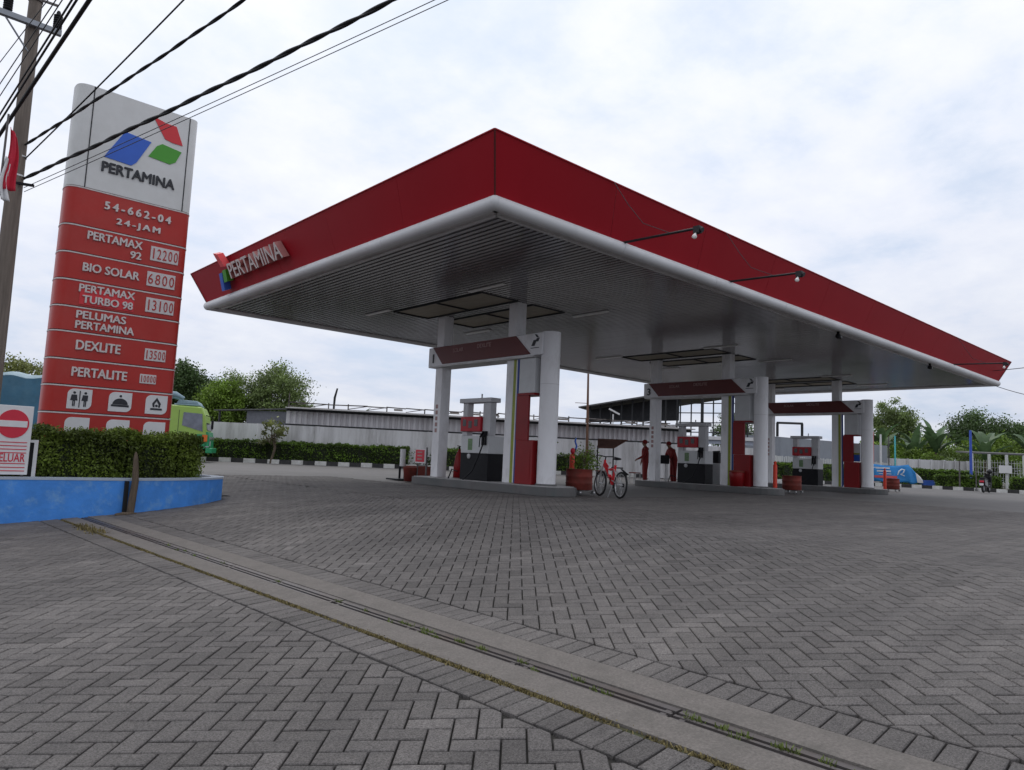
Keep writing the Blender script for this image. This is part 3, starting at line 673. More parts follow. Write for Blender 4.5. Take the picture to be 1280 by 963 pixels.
# ------------------------------------------------------------------ pump islands, gantries, dispensers
ORD = ['nearest', 'middle', 'farthest']
def rounded(x0, x1, y0, y1, n=10):
    r = (x1 - x0) / 2; c = (x0 + x1) / 2; P_ = []
    for i in range(n + 1):
        t = math.pi + math.pi * i / n; P_.append((c + r * math.cos(t), y0 + r + r * math.sin(t)))
    for i in range(n + 1):
        t = math.pi * i / n; P_.append((c + r * math.cos(t), y1 - r * .5 + r * .5 * math.sin(t)))
    return P_
isl = thing('pump_island', (COLX[0], 14.4, 0), 'long raised concrete island under the nearest pump, numbered 1', 'island', 'pump islands under the canopy')
a = MB(); a.prism(rounded(-.62, .62, -3.1, 2.65), -.02, 0.185); a.build('kerb_body', M['island'], isl, bevel=.015)
a = MB(); a.prism(rounded(-.57, .57, -3.04, 2.6), 0.186, 0.2); a.build('island_top', M['island_top'], isl)
copy_thing(isl, (COLX[1], 14.4, 0), 'long raised concrete island under the middle pump, beside two people in red')
copy_thing(isl, (COLX[2], 14.4, 0), 'long raised concrete island under the farthest pump on the right')

def gantry(i):
    x0 = COLX[i]
    lab = ['white framed gantry with maroon beam numbered 1 across the nearest pump', 'white framed gantry with maroon beam numbered 3 across the middle pump',
           'white framed gantry with maroon beam across the farthest pump on the right'][i]
    g = thing('pump_gantry', (x0, 14.4, 0.2), lab, 'gantry', 'gantries over the pump islands')
    P_ = lambda mb, nm, mt, **k: mb.build(nm, mt, g, world=True, **k)
    xf = x0 - 0.29                                        # face towards the yard entrance
    bz0, bz1 = 3.335, 3.87
    def face(pts, t0, t1, nm, mt):
        a = MB(); n = len(pts)
        a.add([(xf - t0, y, z) for y, z in pts] + [(xf - t1, y, z) for y, z in pts], [tuple(range(n)), tuple(range(2 * n - 1, n - 1, -1))] + [(i_, n + i_, n + (i_ + 1) % n, (i_ + 1) % n) for i_ in range(n)])
        return P_(a, nm, mt)
    a = MB(); a.box(xf + .001, x0 + .25, 12.10, 16.76, bz0, bz1)
    P_(a, 'beam', M['col_white'], bevel=.01)
    face([(16.52, bz1 - .01), (16.06, bz0 + .03), (12.48, bz0 + .03), (13.03, bz1 - .01)], 0.0, .03, 'beam_panel', M['red_dark'])
    a = MB(); a.box(xf - .03, x0 + .26, 12.36, 16.70, bz0 - .045, bz0 - .003); P_(a, 'beam_edge', M['frame_white'])
    if i < 2:
        a = MB(); a.merge(text_mb(['1', '3'][i], .36, .012, bold=.03), FACE_W(xf - .002, 16.52, bz0 + .2)); P_(a, 'number', M['black_letter'])
    a = MB()
    a.merge(text_mb('SOLAR', .15, .008, bold=.01), FACE_W(xf - .031, 15.35, bz1 - .17)); P_(a, 'beam_lettering', M['faded']); a = MB(); a.merge(text_mb('DEXLITE', .15, .008, bold=.01), FACE_W(xf - .031, 14.25, bz1 - .14))
    P_(a, 'beam_lettering', M['faded'])
    a = MB()                                              # small dark emblem on the white end
    for q in ([(-.10, -.10), (.0, -.10), (.07, .04), (-.03, .04)], [(.04, -.0), (.13, -.0), (.17, .08), (.08, .08)], [(.0, .19), (.08, .17), (.15, .09), (.08, .10)], [(-.12, -.16), (.16, -.16), (.16, -.145), (-.12, -.145)]): a.prism(q, 0, .012)
    a.xf(FACE_W(xf - .002, 12.36, 3.66)); P_(a, 'beam_emblem', M['black_letter'])
    a = MB(); a.cyl((x0, 12.08, .2), (x0, 12.08, bz1 + .03), .232, n=32); P_(a, 'round_column', M['col_white'])
    a = MB(); a.cyl((x0, 12.08, .2), (x0, 12.08, .24), .26, n=32); P_(a, 'column_base', M['island']); a = MB(); a.cyl((x0, 12.08, 2.62), (x0, 12.08, 2.63), .2345, n=32); P_(a, 'column_joint', M['frame_white'])
    a = MB(); a.box(xf + .06, x0 + .22, 12.36, 12.93, 2.42, bz0 - .05); P_(a, 'lamp_box', M['disp_white'], bevel=.015)
    a = MB(); a.box(xf + .04, x0 + .24, 12.36, 12.95, 2.37, 2.418); a.box(xf + .07, xf + .13, 12.56, 12.99, 1.27, 2.368); P_(a, 'red_panel', M['red_panel'])
    a = MB(); a.box(xf + .05, x0 + .24, 12.335, 12.95, .2, 1.268); P_(a, 'cabinet', M['red_panel'], bevel=.012)
    a = MB(); a.box(xf + .044, xf + .049, 12.42, 12.80, .35, 1.05); P_(a, 'cabinet_door', M['red_panel'])
    for y0, y1, mt, nm in ((13.06, 13.10, 'sign_white', 'white_stripe'), (13.10, 13.20, 'green_stripe', 'green_stripe'), (13.20, 13.225, 'sign_white', 'white_stripe'), (12.995, 13.06, 'blue_stripe', 'blue_stripe')):
        a = MB(); a.box(x0 - .175, x0 - .1605, y0, y1, .21, bz0 - .05); P_(a, nm, M[mt])
    # small stickers down the far column
    for k in range(5): a = MB(); a.box(x0 - .165, x0 - .1602, 16.36, 16.46, 1.45 + k * .17, 1.45 + k * .17 + .11); P_(a, 'warning_sticker', M['faded'])
    return g
for i in range(3): gantry(i)

def dispenser(label, red_low):
    d = thing('fuel_dispenser', (0, 0, 0.2), label, 'fuel pump', 'fuel dispensers on the islands')
    W, D = 0.57, 0.26                                     # half length along Y, half depth along X
    B_ = lambda mb, nm, mt, **k: mb.build(nm, mt, d, **k)
    a = MB(); a.box(-D, D, -W, W, 0, .70); B_(a, 'base_cabinet', M['dark'], bevel=.012)
    a = MB(); a.box(-D, D, -W, W, .703, 1.16); B_(a, 'middle_cabinet', M['disp_white'], bevel=.012)
    for s_ in (-1, 1):
        wd = .30 if s_ < 0 else .2
        y0, y1 = (-W, -W + wd) if s_ < 0 else (W - wd, W)
        a = MB(); a.box(-D + .02, -D + .22, y0, y1, 1.163, 2.03); B_(a, 'upright', M['disp_grey'], bevel=.01)
    a = MB(); a.box(-D - .04, -D + .30, -W - .07, W + .1, 2.033, 2.15); B_(a, 'top_bar', M['disp_grey'], bevel=.012)
    a = MB(); a.box(-D - .05, -D + .24, -W + .305, W - .0, 1.27, 1.66); q = B_(a, 'display_head', M['disp_red'], bevel=.012)
    for k in range(3): a = MB(); a.box(-D - .056, -D - .051, -W + .42 + k * .24, -W + .56 + k * .24, 1.36 + .05 * (k != 1), 1.55 + .04 * (k != 1)); B_(a, 'digit_screen', M['screen'])
    a = MB(); a.box(-D - .006, -D - .001, W - .48, W - .30, .78, 1.08); B_(a, 'notice', M['leaf_sticker'])
    for s_ in (-.36, -.47):                               # nozzles at the near end
        a = MB(); a.box(-D - .05, -D + .04, s_ - .02, s_ + .03, .92, 1.28); a.bar((-D - .03, s_, 1.24), (-D - .12, s_, 1.12), .03, .05); a.bar((-D - .12, s_, 1.12), (-D - .13, s_ + .01, .86), .022)
        B_(a, 'nozzle', M['dark'], bevel=.006)
    a = MB(); a.tube([(-D - .06, -.42, .95), (-D - .16, -.36, .6), (-D - .2, -.2, .25), (-D - .22, .1, .03), (-D - .2, .4, -.12), (-D - .3, .62, -.16), (-D - .16, .85, .0), (-D - .08, .82, .25), (-D - .04, .62, .2)], .018, 8)
    B_(a, 'hose', M['dark'])
    a = MB(); a.lathe([(.0, .0), (.07, 0), (.07, .012), (0, .012)], n=16); a.xf(plane_to((-D - .001, W - .36, .62), (0, -1, 0), (0, 0, 1))); B_(a, 'round_badge', M['disp_grey'])
    a = MB(); a.cyl((-D + .1, -.1, 2.15), (-D + .1, -.1, 2.27), .02, n=8); B_(a, 'vent', M['disp_grey'])
    return d
M['leaf_sticker'] = mat('green notice', (0.16, 0.26, 0.13), 0.6, var=0.4, scale=20)
dp = dispenser('grey fuel dispenser with bright red display head on the nearest island', True)
dp.location = (COLX[0] + 0.0, 14.52, 0.2)
for ch in kids(dp): pass
copy_thing(dp, (COLX[1] + 0.0, 14.62, 0.2), 'grey fuel dispenser with dark red display head on the middle island')
copy_thing(dp, (COLX[2] + 0.0, 14.62, 0.2), 'white fuel dispenser on the farthest island in front of the bright hedge')

# ------------------------------------------------------------------ totem price sign
tot = thing('price_totem', (3.2, 14.48, 0.0), 'tall white and red roadside totem with fuel names, prices and service symbols', 'price sign')
TX0, TX1, TY = 2.44, 4.07, 14.20
sgp = lambda v, e_: math.copysign(abs(v) ** e_, v)
def capsule(o=0.0, n=22):
    P_ = []; yc = TY + .28
    for i in range(n + 1):
        t = -math.pi / 2 + math.pi * i / n; P_.append((TX1 + (.19 + o) * sgp(math.cos(t), .62), yc + (.28 + o) * sgp(math.sin(t), .62)))
    for i in range(n + 1):
        t = math.pi / 2 + math.pi * i / n; P_.append((TX0 + (.27 + o) * sgp(math.cos(t), .68), yc + (.28 + o) * sgp(math.sin(t), .68)))
    return P_
def capprism(mb, o, z0, z1, mi=0):
    P_ = capsule(o); n = len(P_)
    A = [(x, y, z0) for x, y in P_]; B_ = [(x, y, z1) for x, y in P_]
    mb.add(A + B_, [(i, (i + 1) % n, n + (i + 1) % n, n + i) for i in range(n)], True, mi)
    mb.add(A, [tuple(range(n))[::-1]], mi=mi); mb.add(B_, [tuple(range(n))], mi=mi); return mb
ROW = [7.13, 5.255, 4.57, 4.08, 3.595, 3.125, 2.685, 2.205, 1.745, 1.275, 0.2]
a = MB(); capprism(a, -.02, -.3, 7.1); a.build('inner_core', M['seam'], tot, world=True)
for k in range(10):
    a = MB(); g = .004 if k == 0 else .012
    P_ = capsule(0.0 if k == 0 else .0); capprism(a, 0.0, ROW[k + 1] + (.012 if k else .010), ROW[k] - (.0 if k == 0 else .026))
    o = a.build('head_panel' if k == 0 else 'price_panel', M['totem_white'] if k == 0 else M['totem_red'], tot, world=True)
    if k >= 1:
        l_ = MB(); capprism(l_, 0.007, ROW[k] - .025, ROW[k] - .003); l_.build('panel_edge', M['letter_white'], tot, world=True)
for xx, r in ((TX0 - .005, 1), (TX1 + .005, 1)):
    a = MB(); a.box(xx - .009, xx + .009, TY - .006, TY + .004, ROW[1], ROW[0] - .005); a.build('panel_seam', M['seam'], tot, world=True)
def tfront(mb, nm, mt, z=0): return mb.build(nm, mt, tot, world=True)
def ttext(body, x0, x1, zc, h, mt='letter_white', nm='lettering', bold=.03, dep=.025, yo=0, space=1.0):
    tm = text_mb(body, h / .72, dep, bold=bold, align='LEFT', space=space)
    a0, a1 = min(v[0] for v in tm.v), max(v[0] for v in tm.v); b0, b1 = min(v[1] for v in tm.v), max(v[1] for v in tm.v)
    s = (x1 - x0) / (a1 - a0)
    mb = MB(); mb.merge(tm, FACE_S(x0, TY - .001 - yo, zc) @ Matrix.Diagonal((s, h / (b1 - b0), 1, 1)) @ Matrix.Translation((-a0, -(b0 + b1) / 2, 0)))
    return tfront(mb, nm, M[mt])
def TXp(fr): return 2.13 + fr * 2.13
ttext('PERTAMINA', 2.66, 3.90, 5.72, .19, 'black_letter', bold=.030)
for pts, mt in (([(2.68, 5.90), (3.13, 5.87), (3.21, 5.95), (3.43, 6.42), (2.98, 6.47)], 'blue_logo'),
                ([(3.40, 6.14), (3.78, 6.10), (3.88, 6.17), (3.97, 6.40), (3.62, 6.45), (3.53, 6.38)], 'green_logo'),
                ([(3.42, 6.93), (3.66, 6.87), (3.84, 6.87), (3.98, 6.53), (3.80, 6.53), (3.66, 6.56)], 'red_logo')):
    a = MB(); a.prism([(x, z) for x, z in pts], TY - .012, TY - .001, axis='y'); tfront(a, mt.replace('logo', 'emblem'), M[mt])
ttext('54-662-04', TXp(.30), TXp(.83), 5.02, .15, bold=.045, space=1.45)
ttext('24-JAM', TXp(.40), TXp(.75), 4.76, .15, bold=.045, space=1.4)
def price(body, f0, f1, zc, h=.27):
    a = MB(); x0, x1 = TXp(f0), TXp(f1); a.box(x0, x1, TY - .014, TY - .001, zc - h / 2, zc + h / 2); tfront(a, 'price_plate', M['price_white'])
    n = len(body); cw = (x1 - x0) / n
    for k, ch in enumerate(body):
        if ch != ' ': ttext(ch, x0 + cw * (k + (.42 if ch == '1' else .16)), x0 + cw * (k + (.64 if ch == '1' else .86)), zc, h * .72, 'totem_red', 'price_digit', bold=.0, dep=.006, yo=.0145)
ttext('PERTAMAX', TXp(.20), TXp(.62), 4.42, .15); ttext('92', TXp(.53), TXp(.62), 4.22, .14); price('12200', .69, .92, 4.33)
ttext('BIO SOLAR', TXp(.19), TXp(.62), 3.84, .155); price('6800', .68, .91, 3.845)
a = MB(); a.box(TXp(.19), TXp(.60), TY - .010, TY - .001, 3.17, 3.46); tfront(a, 'name_plate', M['red_logo'])
ttext('PERTAMAX', TXp(.18), TXp(.60), 3.46, .14); ttext('TURBO 98', TXp(.21), TXp(.59), 3.27, .14, yo=.01); price('13100', .69, .92, 3.355)
ttext('PELUMAS', TXp(.18), TXp(.55), 2.99, .14); ttext('PERTAMINA', TXp(.18), TXp(.62), 2.81, .14)
ttext('DEXLITE', TXp(.20), TXp(.53), 2.455, .17); price('13500', .72, .89, 2.43, .22)
ttext('PERTALITE', TXp(.19), TXp(.60), 1.985, .165); price('10000', .70, .83, 1.975, .17)
def leafplate(x0, x1, z0, z1, r=.10):
    P_ = []
    for i in range(7): t = math.pi - math.pi / 2 * i / 6; P_.append((x0 + r + r * math.cos(t), z1 - r + r * math.sin(t)))
    P_ += [(x1, z1)]
    for i in range(7): t = -math.pi / 2 * i / 6; P_.append((x1 - r + r * math.cos(t), z0 + r + r * math.sin(t)))
    P_ += [(x0, z0)]
    return P_[::-1]
for k, (f0, f1) in enumerate(((.18, .355), (.48, .655), (.765, .94))):
    for zc in (1.515, 1.02):
        a = MB(); a.prism(leafplate(TXp(f0), TXp(f1), zc - .175, zc + .175), TY - .013, TY - .001, axis='y'); tfront(a, 'symbol_plate', M['sign_white'])
    xc = TXp((f0 + f1) / 2); zc = 1.515; a = MB(); yq = (TY - .019, TY - .0135)
    circ = lambda cx_, cz_, r, n=12: [(cx_ + r * math.cos(2 * math.pi * i / n), cz_ + r * math.sin(2 * math.pi * i / n)) for i in range(n)]
    if k == 0:                                            # toilets
        for s_, sk in ((-1, 1), (1, 0)):
            c_ = xc + s_ * .085; a.prism(circ(c_, zc + .105, .022), *yq, axis='y')
            a.prism([(c_ - .04, zc + .07), (c_ - .055, zc - .03), (c_ - .02, zc - .03), (c_ - .02, zc - .13), (c_ - .004, zc - .13), (c_ - .004, zc - .04), (c_ + .004, zc - .04), (c_ + .004, zc - .13), (c_ + .02, zc - .13), (c_ + .02, zc - .03), (c_ + (.055 if sk else .04), zc - .03), (c_ + .04, zc + .07)], *yq, axis='y')
        a.box(xc - .008, xc + .008, *yq, zc - .15, zc + .14)
    elif k == 1:                                          # food cloche
        a.prism([(xc + .125 * math.cos(math.pi * i / 12), zc - .045 + .11 * math.sin(math.pi * i / 12)) for i in range(13)], *yq, axis='y')
        a.box(xc - .145, xc + .145, *yq, zc - .085, zc - .05); a.prism(circ(xc, zc + .105, .022), *yq, axis='y')
    else:                                                 # prayer niche and flame outline
        a.prism([(xc, zc + .13), (xc - .075, zc + .02), (xc - .06, zc - .05), (xc - .03, zc - .05), (xc - .035, zc + .01), (xc, zc + .07), (xc + .035, zc + .01), (xc + .03, zc - .05), (xc + .06, zc - .05), (xc + .075, zc + .02)], *yq, axis='y')
        a.box(xc - .1, xc + .1, *yq, zc - .10, zc - .065); a.prism(circ(xc, zc - .02, .024), *yq, axis='y')
    tfront(a, 'symbol', M['black_letter'])

# ------------------------------------------------------------------ planter, hedge, post, no-entry board
pl = thing('planter_wall', (3.2, 12.4, -.3), 'low weathered blue painted masonry planter wall at the foot of the totem', 'planter')
PF = [(-3.0, 12.52), (1.0, 12.36), (3.22, 12.33), (3.65, 12.45), (4.15, 12.66), (4.6, 12.95), (4.95, 13.30), (5.10, 13.7), (5.05, 14.1), (4.6, 14.9), (3.6, 15.9), (-3.0, 16.4)]
def offs(line, d):
    o = []
    for i, p in enumerate(line):
        a, c = Vector(line[max(i - 1, 0)]), Vector(line[min(i + 1, len(line) - 1)]); t = (c - a).normalized(); n = Vector((-t.y, t.x)); o.append((p[0] + n.x * d, p[1] + n.y * d))
    return o
a = MB(); I_ = offs(PF, .2); n = len(PF)
tz = .225
V = [(x, y, gz(x) - .05) for x, y in PF] + [(x, y, tz - .02) for x, y in PF]
a.add(V, [(i, i + 1, n + i + 1, n + i) for i in range(n - 1)], False)
V = [(x, y, tz - .02) for x, y in I_] + [(x, y, tz - .2) for x, y in I_]
a.add(V, [(i, i + 1, n + i + 1, n + i) for i in range(n - 1)], False)
a.build('wall', M['blue_wall'], pl, world=True)
a = MB(); O_ = offs(PF, -.008); I2 = offs(PF, .215)
V = [(x, y, tz - .02) for x, y in O_] + [(x, y, tz + .015) for x, y in O_] + [(x, y, tz + .015) for x, y in I2] + [(x, y, tz - .02) for x, y in I2]
a.add(V, sum([[(i, i + 1, n + i + 1, n + i), (n + i, n + i + 1, 2 * n + i + 1, 2 * n + i), (2 * n + i, 2 * n + i + 1, 3 * n + i + 1, 3 * n + i)] for i in range(n - 1)], []))
a.build('cap', M['wall_cap'], pl, world=True)
a = MB(); a.add([(x, y, tz - .05) for x, y in offs(PF, .12)], [tuple(range(n))]); a.build('soil_bed', M['soil'], pl, world=True)

def leaves(mb, p, size, tone, nrm=None):
    d = Vector((random.gauss(0, 1), random.gauss(0, 1), random.gauss(0, 1))).normalized() if nrm is None else nrm
    u = d.cross(Vector((U(-1, 1), U(-1, 1), U(-1, 1)))).normalized(); v = d.cross(u)
    s = size * U(.6, 1.3); p = Vector(p)
    mb.add([p - u * s * .5, p + v * s * .28 + u * s * .05, p + u * s * .55, p - v * s * .28 + u * s * .05], [(0, 1, 2, 3)], tone=tone)
def hedge_run(line, h0, h1, th, count, size, mt, name, label, group=None, core=True, shag=.05, top_bright=True):
    """clipped hedge along a polyline: thing > foliage (+ near-black core boxes inside)"""
    base = Vector((sum(p[0] for p in line) / len(line), sum(p[1] for p in line) / len(line), h0))
    t = thing(name, base, label, 'hedge', group)
    seg = []; tot_l = 0
    for p, q in zip(line[:-1], line[1:]):
        l = math.hypot(q[0] - p[0], q[1] - p[1]); seg.append((p, q, l)); tot_l += l
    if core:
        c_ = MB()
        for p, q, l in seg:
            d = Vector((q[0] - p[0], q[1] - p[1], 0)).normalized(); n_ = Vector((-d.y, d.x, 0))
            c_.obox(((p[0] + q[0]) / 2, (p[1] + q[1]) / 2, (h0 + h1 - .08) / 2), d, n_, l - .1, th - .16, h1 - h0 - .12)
        c_.build('dark_core', M['hedge_core'], t, world=True)  # added opaque boxes, near-black for the shade between the leaves
    f = MB(); f.tone = []
    for i in range(count):
        r = U(0, tot_l)
        for p, q, l in seg:
            if r <= l: break
            r -= l
        d = Vector((q[0] - p[0], q[1] - p[1], 0)).normalized(); n_ = Vector((-d.y, d.x, 0)); base_p = Vector((p[0], p[1], 0)) + d * r
        lump = .035 * math.sin(base_p.x * 5.1 + base_p.y * 3.3) + .03 * math.sin(base_p.x * 11.3 - base_p.y * 7)
        k = random.random(); hh = h1 - h0
        if k < .42:   o_ = Vector((0, 0, h1 + lump + random.gauss(0, shag * .6) - .03)) + n_ * U(-th / 2, th / 2)
        elif k < .92:
            sgn = -1 if random.random() < .72 else 1
            o_ = Vector((0, 0, h0 + hh * U(.0, 1))) + n_ * sgn * (th / 2 + lump - abs(random.gauss(0, shag)))
        else:
            end = random.choice((0, 1)); base_p = Vector((p[0], p[1], 0)) if end == 0 else Vector((q[0], q[1], 0))
            o_ = Vector((0, 0, h0 + hh * U(0, 1))) + n_ * U(-th / 2, th / 2) + d * random.gauss(0, shag)
        pz = base_p + o_
        tn = random.gauss(1.0, .28) * (.9 + .35 * math.sin(pz.x * 2.7 + pz.y * 1.9 + pz.z * 6))
        leaves(f, pz, size, max(.25, tn))
    for i in range(int(count * .012)):                    # stray shoots on the top
        p, q, l = random.choice(seg); s_ = U(0, 1); b0 = Vector((p[0] + (q[0] - p[0]) * s_, p[1] + (q[1] - p[1]) * s_, h1 - .03)); hgt = U(.04, .16) * (1 if th < 1 else 1.5)
        for k in range(6): leaves(f, b0 + Vector((U(-.02, .02), U(-.02, .02), hgt * k / 6)), size * .8, U(.9, 1.6))
    f.build('foliage', mt, t, world=True)
    return t
hedge_run([(1.95, 12.86), (3.1, 12.86), (3.9, 13.02), (4.36, 13.3)], .2, .92, .50, 25000, .050, M['hedge'], 'hedge', 'dense dark green hedge in the blue planter in front of the totem', shag=.065)
hedge_run([(-1.5, 13.3), (1.2, 13.2), (2.0, 13.3)], .2, .98, .55, 6000, .05, M['hedge'], 'hedge', 'hedge behind the no entry board at the left edge')
wp = thing('wooden_post', (3.27, 12.2, gz(3.2)), 'leaning rotten wooden post in the crack of the blue planter wall', 'post')
a = MB(); a.tube([(3.165, 12.23, gz(3.2) - .1), (3.185, 12.235, -.05), (3.205, 12.24, .2), (3.19, 12.24, .42), (3.18, 12.245, .58), (3.175, 12.25, .66)], [.055, .055, .05, .042, .033, .012], 9); a.build('stake', M['rot_wood'], wp, world=True)
a = MB(); a.box(3.075, 3.125, 12.262, 12.335, gz(3.1), .20); a.build('crack_shadow', M['black_gap'], wp, world=True)  # black strip, the darkness inside the crack painted as a solid
a = MB(); a.tube([(2.95, 12.2, -.31), (3.05, 12.18, -.30), (3.25, 12.17, -.29)], [.02, .035, .015], 7); a.build('rubble', M['rot_wood'], wp, world=True)
ne = thing('no_entry_board', (1.5, 12.45, .24), 'white board with red no entry disc and the word KELUAR at the left edge', 'sign')
BX0, BX1, BY = 1.345, 1.805, 12.45
a = MB(); a.box(BX0, BX1, BY, BY + .03, .27, 1.265); a.build('board', M['sign_white'], ne, world=True, bevel=.006)
a = MB(); a.prism([(1.572 + .192 * math.cos(2 * math.pi * i / 40), 1.0 + .205 * math.sin(2 * math.pi * i / 40)) for i in range(40)], BY - .008, BY - .001, axis='y'); a.build('red_disc', M['sign_red'], ne, world=True)
a = MB(); a.box(1.40, 1.742, BY - .014, BY - .0085, .955, 1.045); a.build('white_bar', M['sign_white'], ne, world=True)
a = MB()
for z in (.735, .685, .635, .585, .43, .375, .325): a.box(BX0 + .03, BX1 - .04, BY - .005, BY - .001, z - .006, z + .006)
a.build('red_lines', M['sign_red'], ne, world=True)
tm = text_mb('KELUAR', .16, .006, bold=.012); a = MB(); a.merge(tm, FACE_S(1.566, BY - .001, .508) @ Matrix.Diagonal((.66, 1.05, 1, 1))); a.build('lettering', M['sign_red'], ne, world=True)
a = MB(); a.box(BX0 + .04, BX0 + .075, BY + .031, BY + .06, .2, 1.2); a.box(BX1 - .075, BX1 - .04, BY + .031, BY + .06, .2, 1.2); a.build('stand', M['steel'], ne, world=True)
fr = thing('post_frame', (1.9, 12.6, .24), 'small white painted steel post frame between the no entry board and the hedge', 'gate')  # plain white post with a frame, not a working gate
a = MB(); a.box(1.875, 1.925, 12.58, 12.62, .2, .78); a.box(1.45, 1.875, 12.58, 12.62, .74, .779); a.box(1.4, 1.45, 12.58, 12.62, .2, .779); a.build('frame_bar', M['sign_white'], fr, world=True)
b_ = MB(); b_.box(1.83, 1.875, 12.59, 12.61, .22, .74); b_.build('frame_panel', M['dark'], fr, world=True)

# ------------------------------------------------------------------ utility pole, wires, flag
up = thing('utility_pole', (1.28, 12.75, 0), 'weathered brown utility pole with steel crossarm behind the limp flag', 'utility pole')
a = MB(); a.tube([(1.30, 12.75, -.3), (1.29, 12.73, 2.5), (1.28, 12.68, 5), (1.265, 12.62, 7.6), (1.26, 12.6, 8.6)], [.13, .12, .10, .086, .08], 18); a.build('pole', M['pole'], up, world=True)
a = MB(); a.box(.15, 1.62, 12.47, 12.55, 6.98, 7.06); a.build('crossarm', M['cross'], up, world=True)
a = MB(); a.bar((.9, 12.52, 7.0), (1.27, 12.58, 6.55), .035, .012); a.build('brace', M['cross'], up, world=True)
for x in (.93, 1.56):
    a = MB(); pr = [(.02, 0)]
    for k in range(6): pr += [(.06, .03 + k * .035), (.062, .045 + k * .035), (.035, .055 + k * .035)]
    a.lathe(pr + [(.03, .27), (.02, .3), (.0, .3)], c=(x, 12.51, 7.06), n=14); a.build('insulator', M['dark'], up, world=True)
a = MB(); a.cyl((1.262, 12.61, 7.42), (1.262, 12.61, 7.5), .10, n=18); a.bar((1.0, 12.6, 7.46), (1.55, 12.55, 7.46), .03); a.build('pole_clamp', M['steel'], up, world=True)
for z in (4.68, 4.98): a = MB(); a.cyl((1.283, 12.69, z), (1.283, 12.69, z + .025), .108, n=18); a.build('strap', M['alu'], up, world=True)
a = MB(); a.bar((1.28, 12.6, 4.56), (1.5, 12.52, 4.56), .035); a.build('hook', M['dark'], up, world=True)
def cable(p, q, sag, r, label, name='power_cable', twist=0, ext=1.7, mt='cable', group='overhead wires from the utility pole', n=26):
    p, q = Vector(p), Vector(q); q = p + (q - p) * ext; pts = []
    for i in range(n + 1):
        t = i / n; v = p.lerp(q, t); v.z -= sag * 4 * t * (1 - t); pts.append(v)
    a = MB()
    if twist:
        d = (q - p).normalized(); u = d.cross(Vector((0, 0, 1))).normalized(); v_ = d.cross(u); NN = n * 14
        for ph in (0, math.pi):
            P_ = []
            for i in range(NN + 1):
                t = i / NN; c = p.lerp(q, t); c.z -= sag * 4 * t * (1 - t); an = ph + t * (q - p).length * 2 * math.pi / twist
                wv = .25 * math.sin(t * 47) * r
                P_.append(c + (u * math.cos(an) + v_ * math.sin(an)) * r * .62 + v_ * wv)
            a.tube(P_, r, 6)
    else: a.tube(pts, r, 6)
    return tag(a.build(name, M[mt]), label, 'cable', group)
cable((1.32, 12.7, 5.17), (2.57, 7.83, 5.81), .10, .013, 'thick twisted black cable crossing the top corner of the totem', twist=.75)
cable((1.37, 12.72, 4.68), (3.29, 5.89, 5.25), .10, .0165, 'thickest twisted black cable running across the white emblem panel of the totem', twist=.85)
cable((1.40, 12.71, 4.55), (3.93, 5.95, 5.59), .04, .005, 'thin grey wire under the thick cables, upper of the close pair', 'thin_wire', mt='wire')
cable((1.41, 12.71, 4.49), (4.04, 5.85, 5.60), .04, .005, 'thin grey wire under the thick cables, lower of the close pair', 'thin_wire', mt='wire')
cable((1.36, 12.69, 4.97), (2.27, 8.74, 6.10), .05, .011, 'plain black cable rising steepest from the pole past the totem top', 'thin_wire')
G2 = 'wires strung past the front of the utility pole'
for k, (p, q, r, lb) in enumerate([
    ((1.432, 9.241, 5.929), (1.043, 12.795, 5.293), .026, 'thick dark cable bundle, lowest of the wires strung past the pole'),
    ((1.322, 9.341, 5.923), (1.024, 12.786, 5.483), .014, 'black cable just above the thick bundle strung past the pole'),
    ((1.28, 9.379, 5.92), (1.013, 12.781, 5.59), .012, 'black cable second above the thick bundle strung past the pole'),
    ((1.197, 9.454, 5.915), (.985, 12.768, 5.863), .007, 'thin wire third above the thick bundle strung past the pole'),
    ((1.142, 9.505, 5.912), (.967, 12.759, 6.041), .007, 'thin wire fourth above the thick bundle strung past the pole'),
    ((1.073, 9.568, 5.908), (.935, 12.744, 6.361), .006, 'topmost thin wire strung past the pole')]):
    p, q = Vector(p), Vector(q); d = q - p
    cable(p - d * .6, p + d * 1.6, .0, r, lb, 'roadside_wire', ext=1.6, group=G2)
cable((34.6, 8.6, 5.3), (31.11, 6.4, 4.97), .05, .014, 'black cable leaving the far right canopy corner, upper one', 'canopy_wire', ext=2.5, group='wires from the far canopy corner')
cable((35.0, 8.4, 4.72), (31.2, 6.6, 4.04), .1, .012, 'black cable leaving the far right canopy corner, lower one', 'canopy_wire', ext=2.5, group='wires from the far canopy corner')

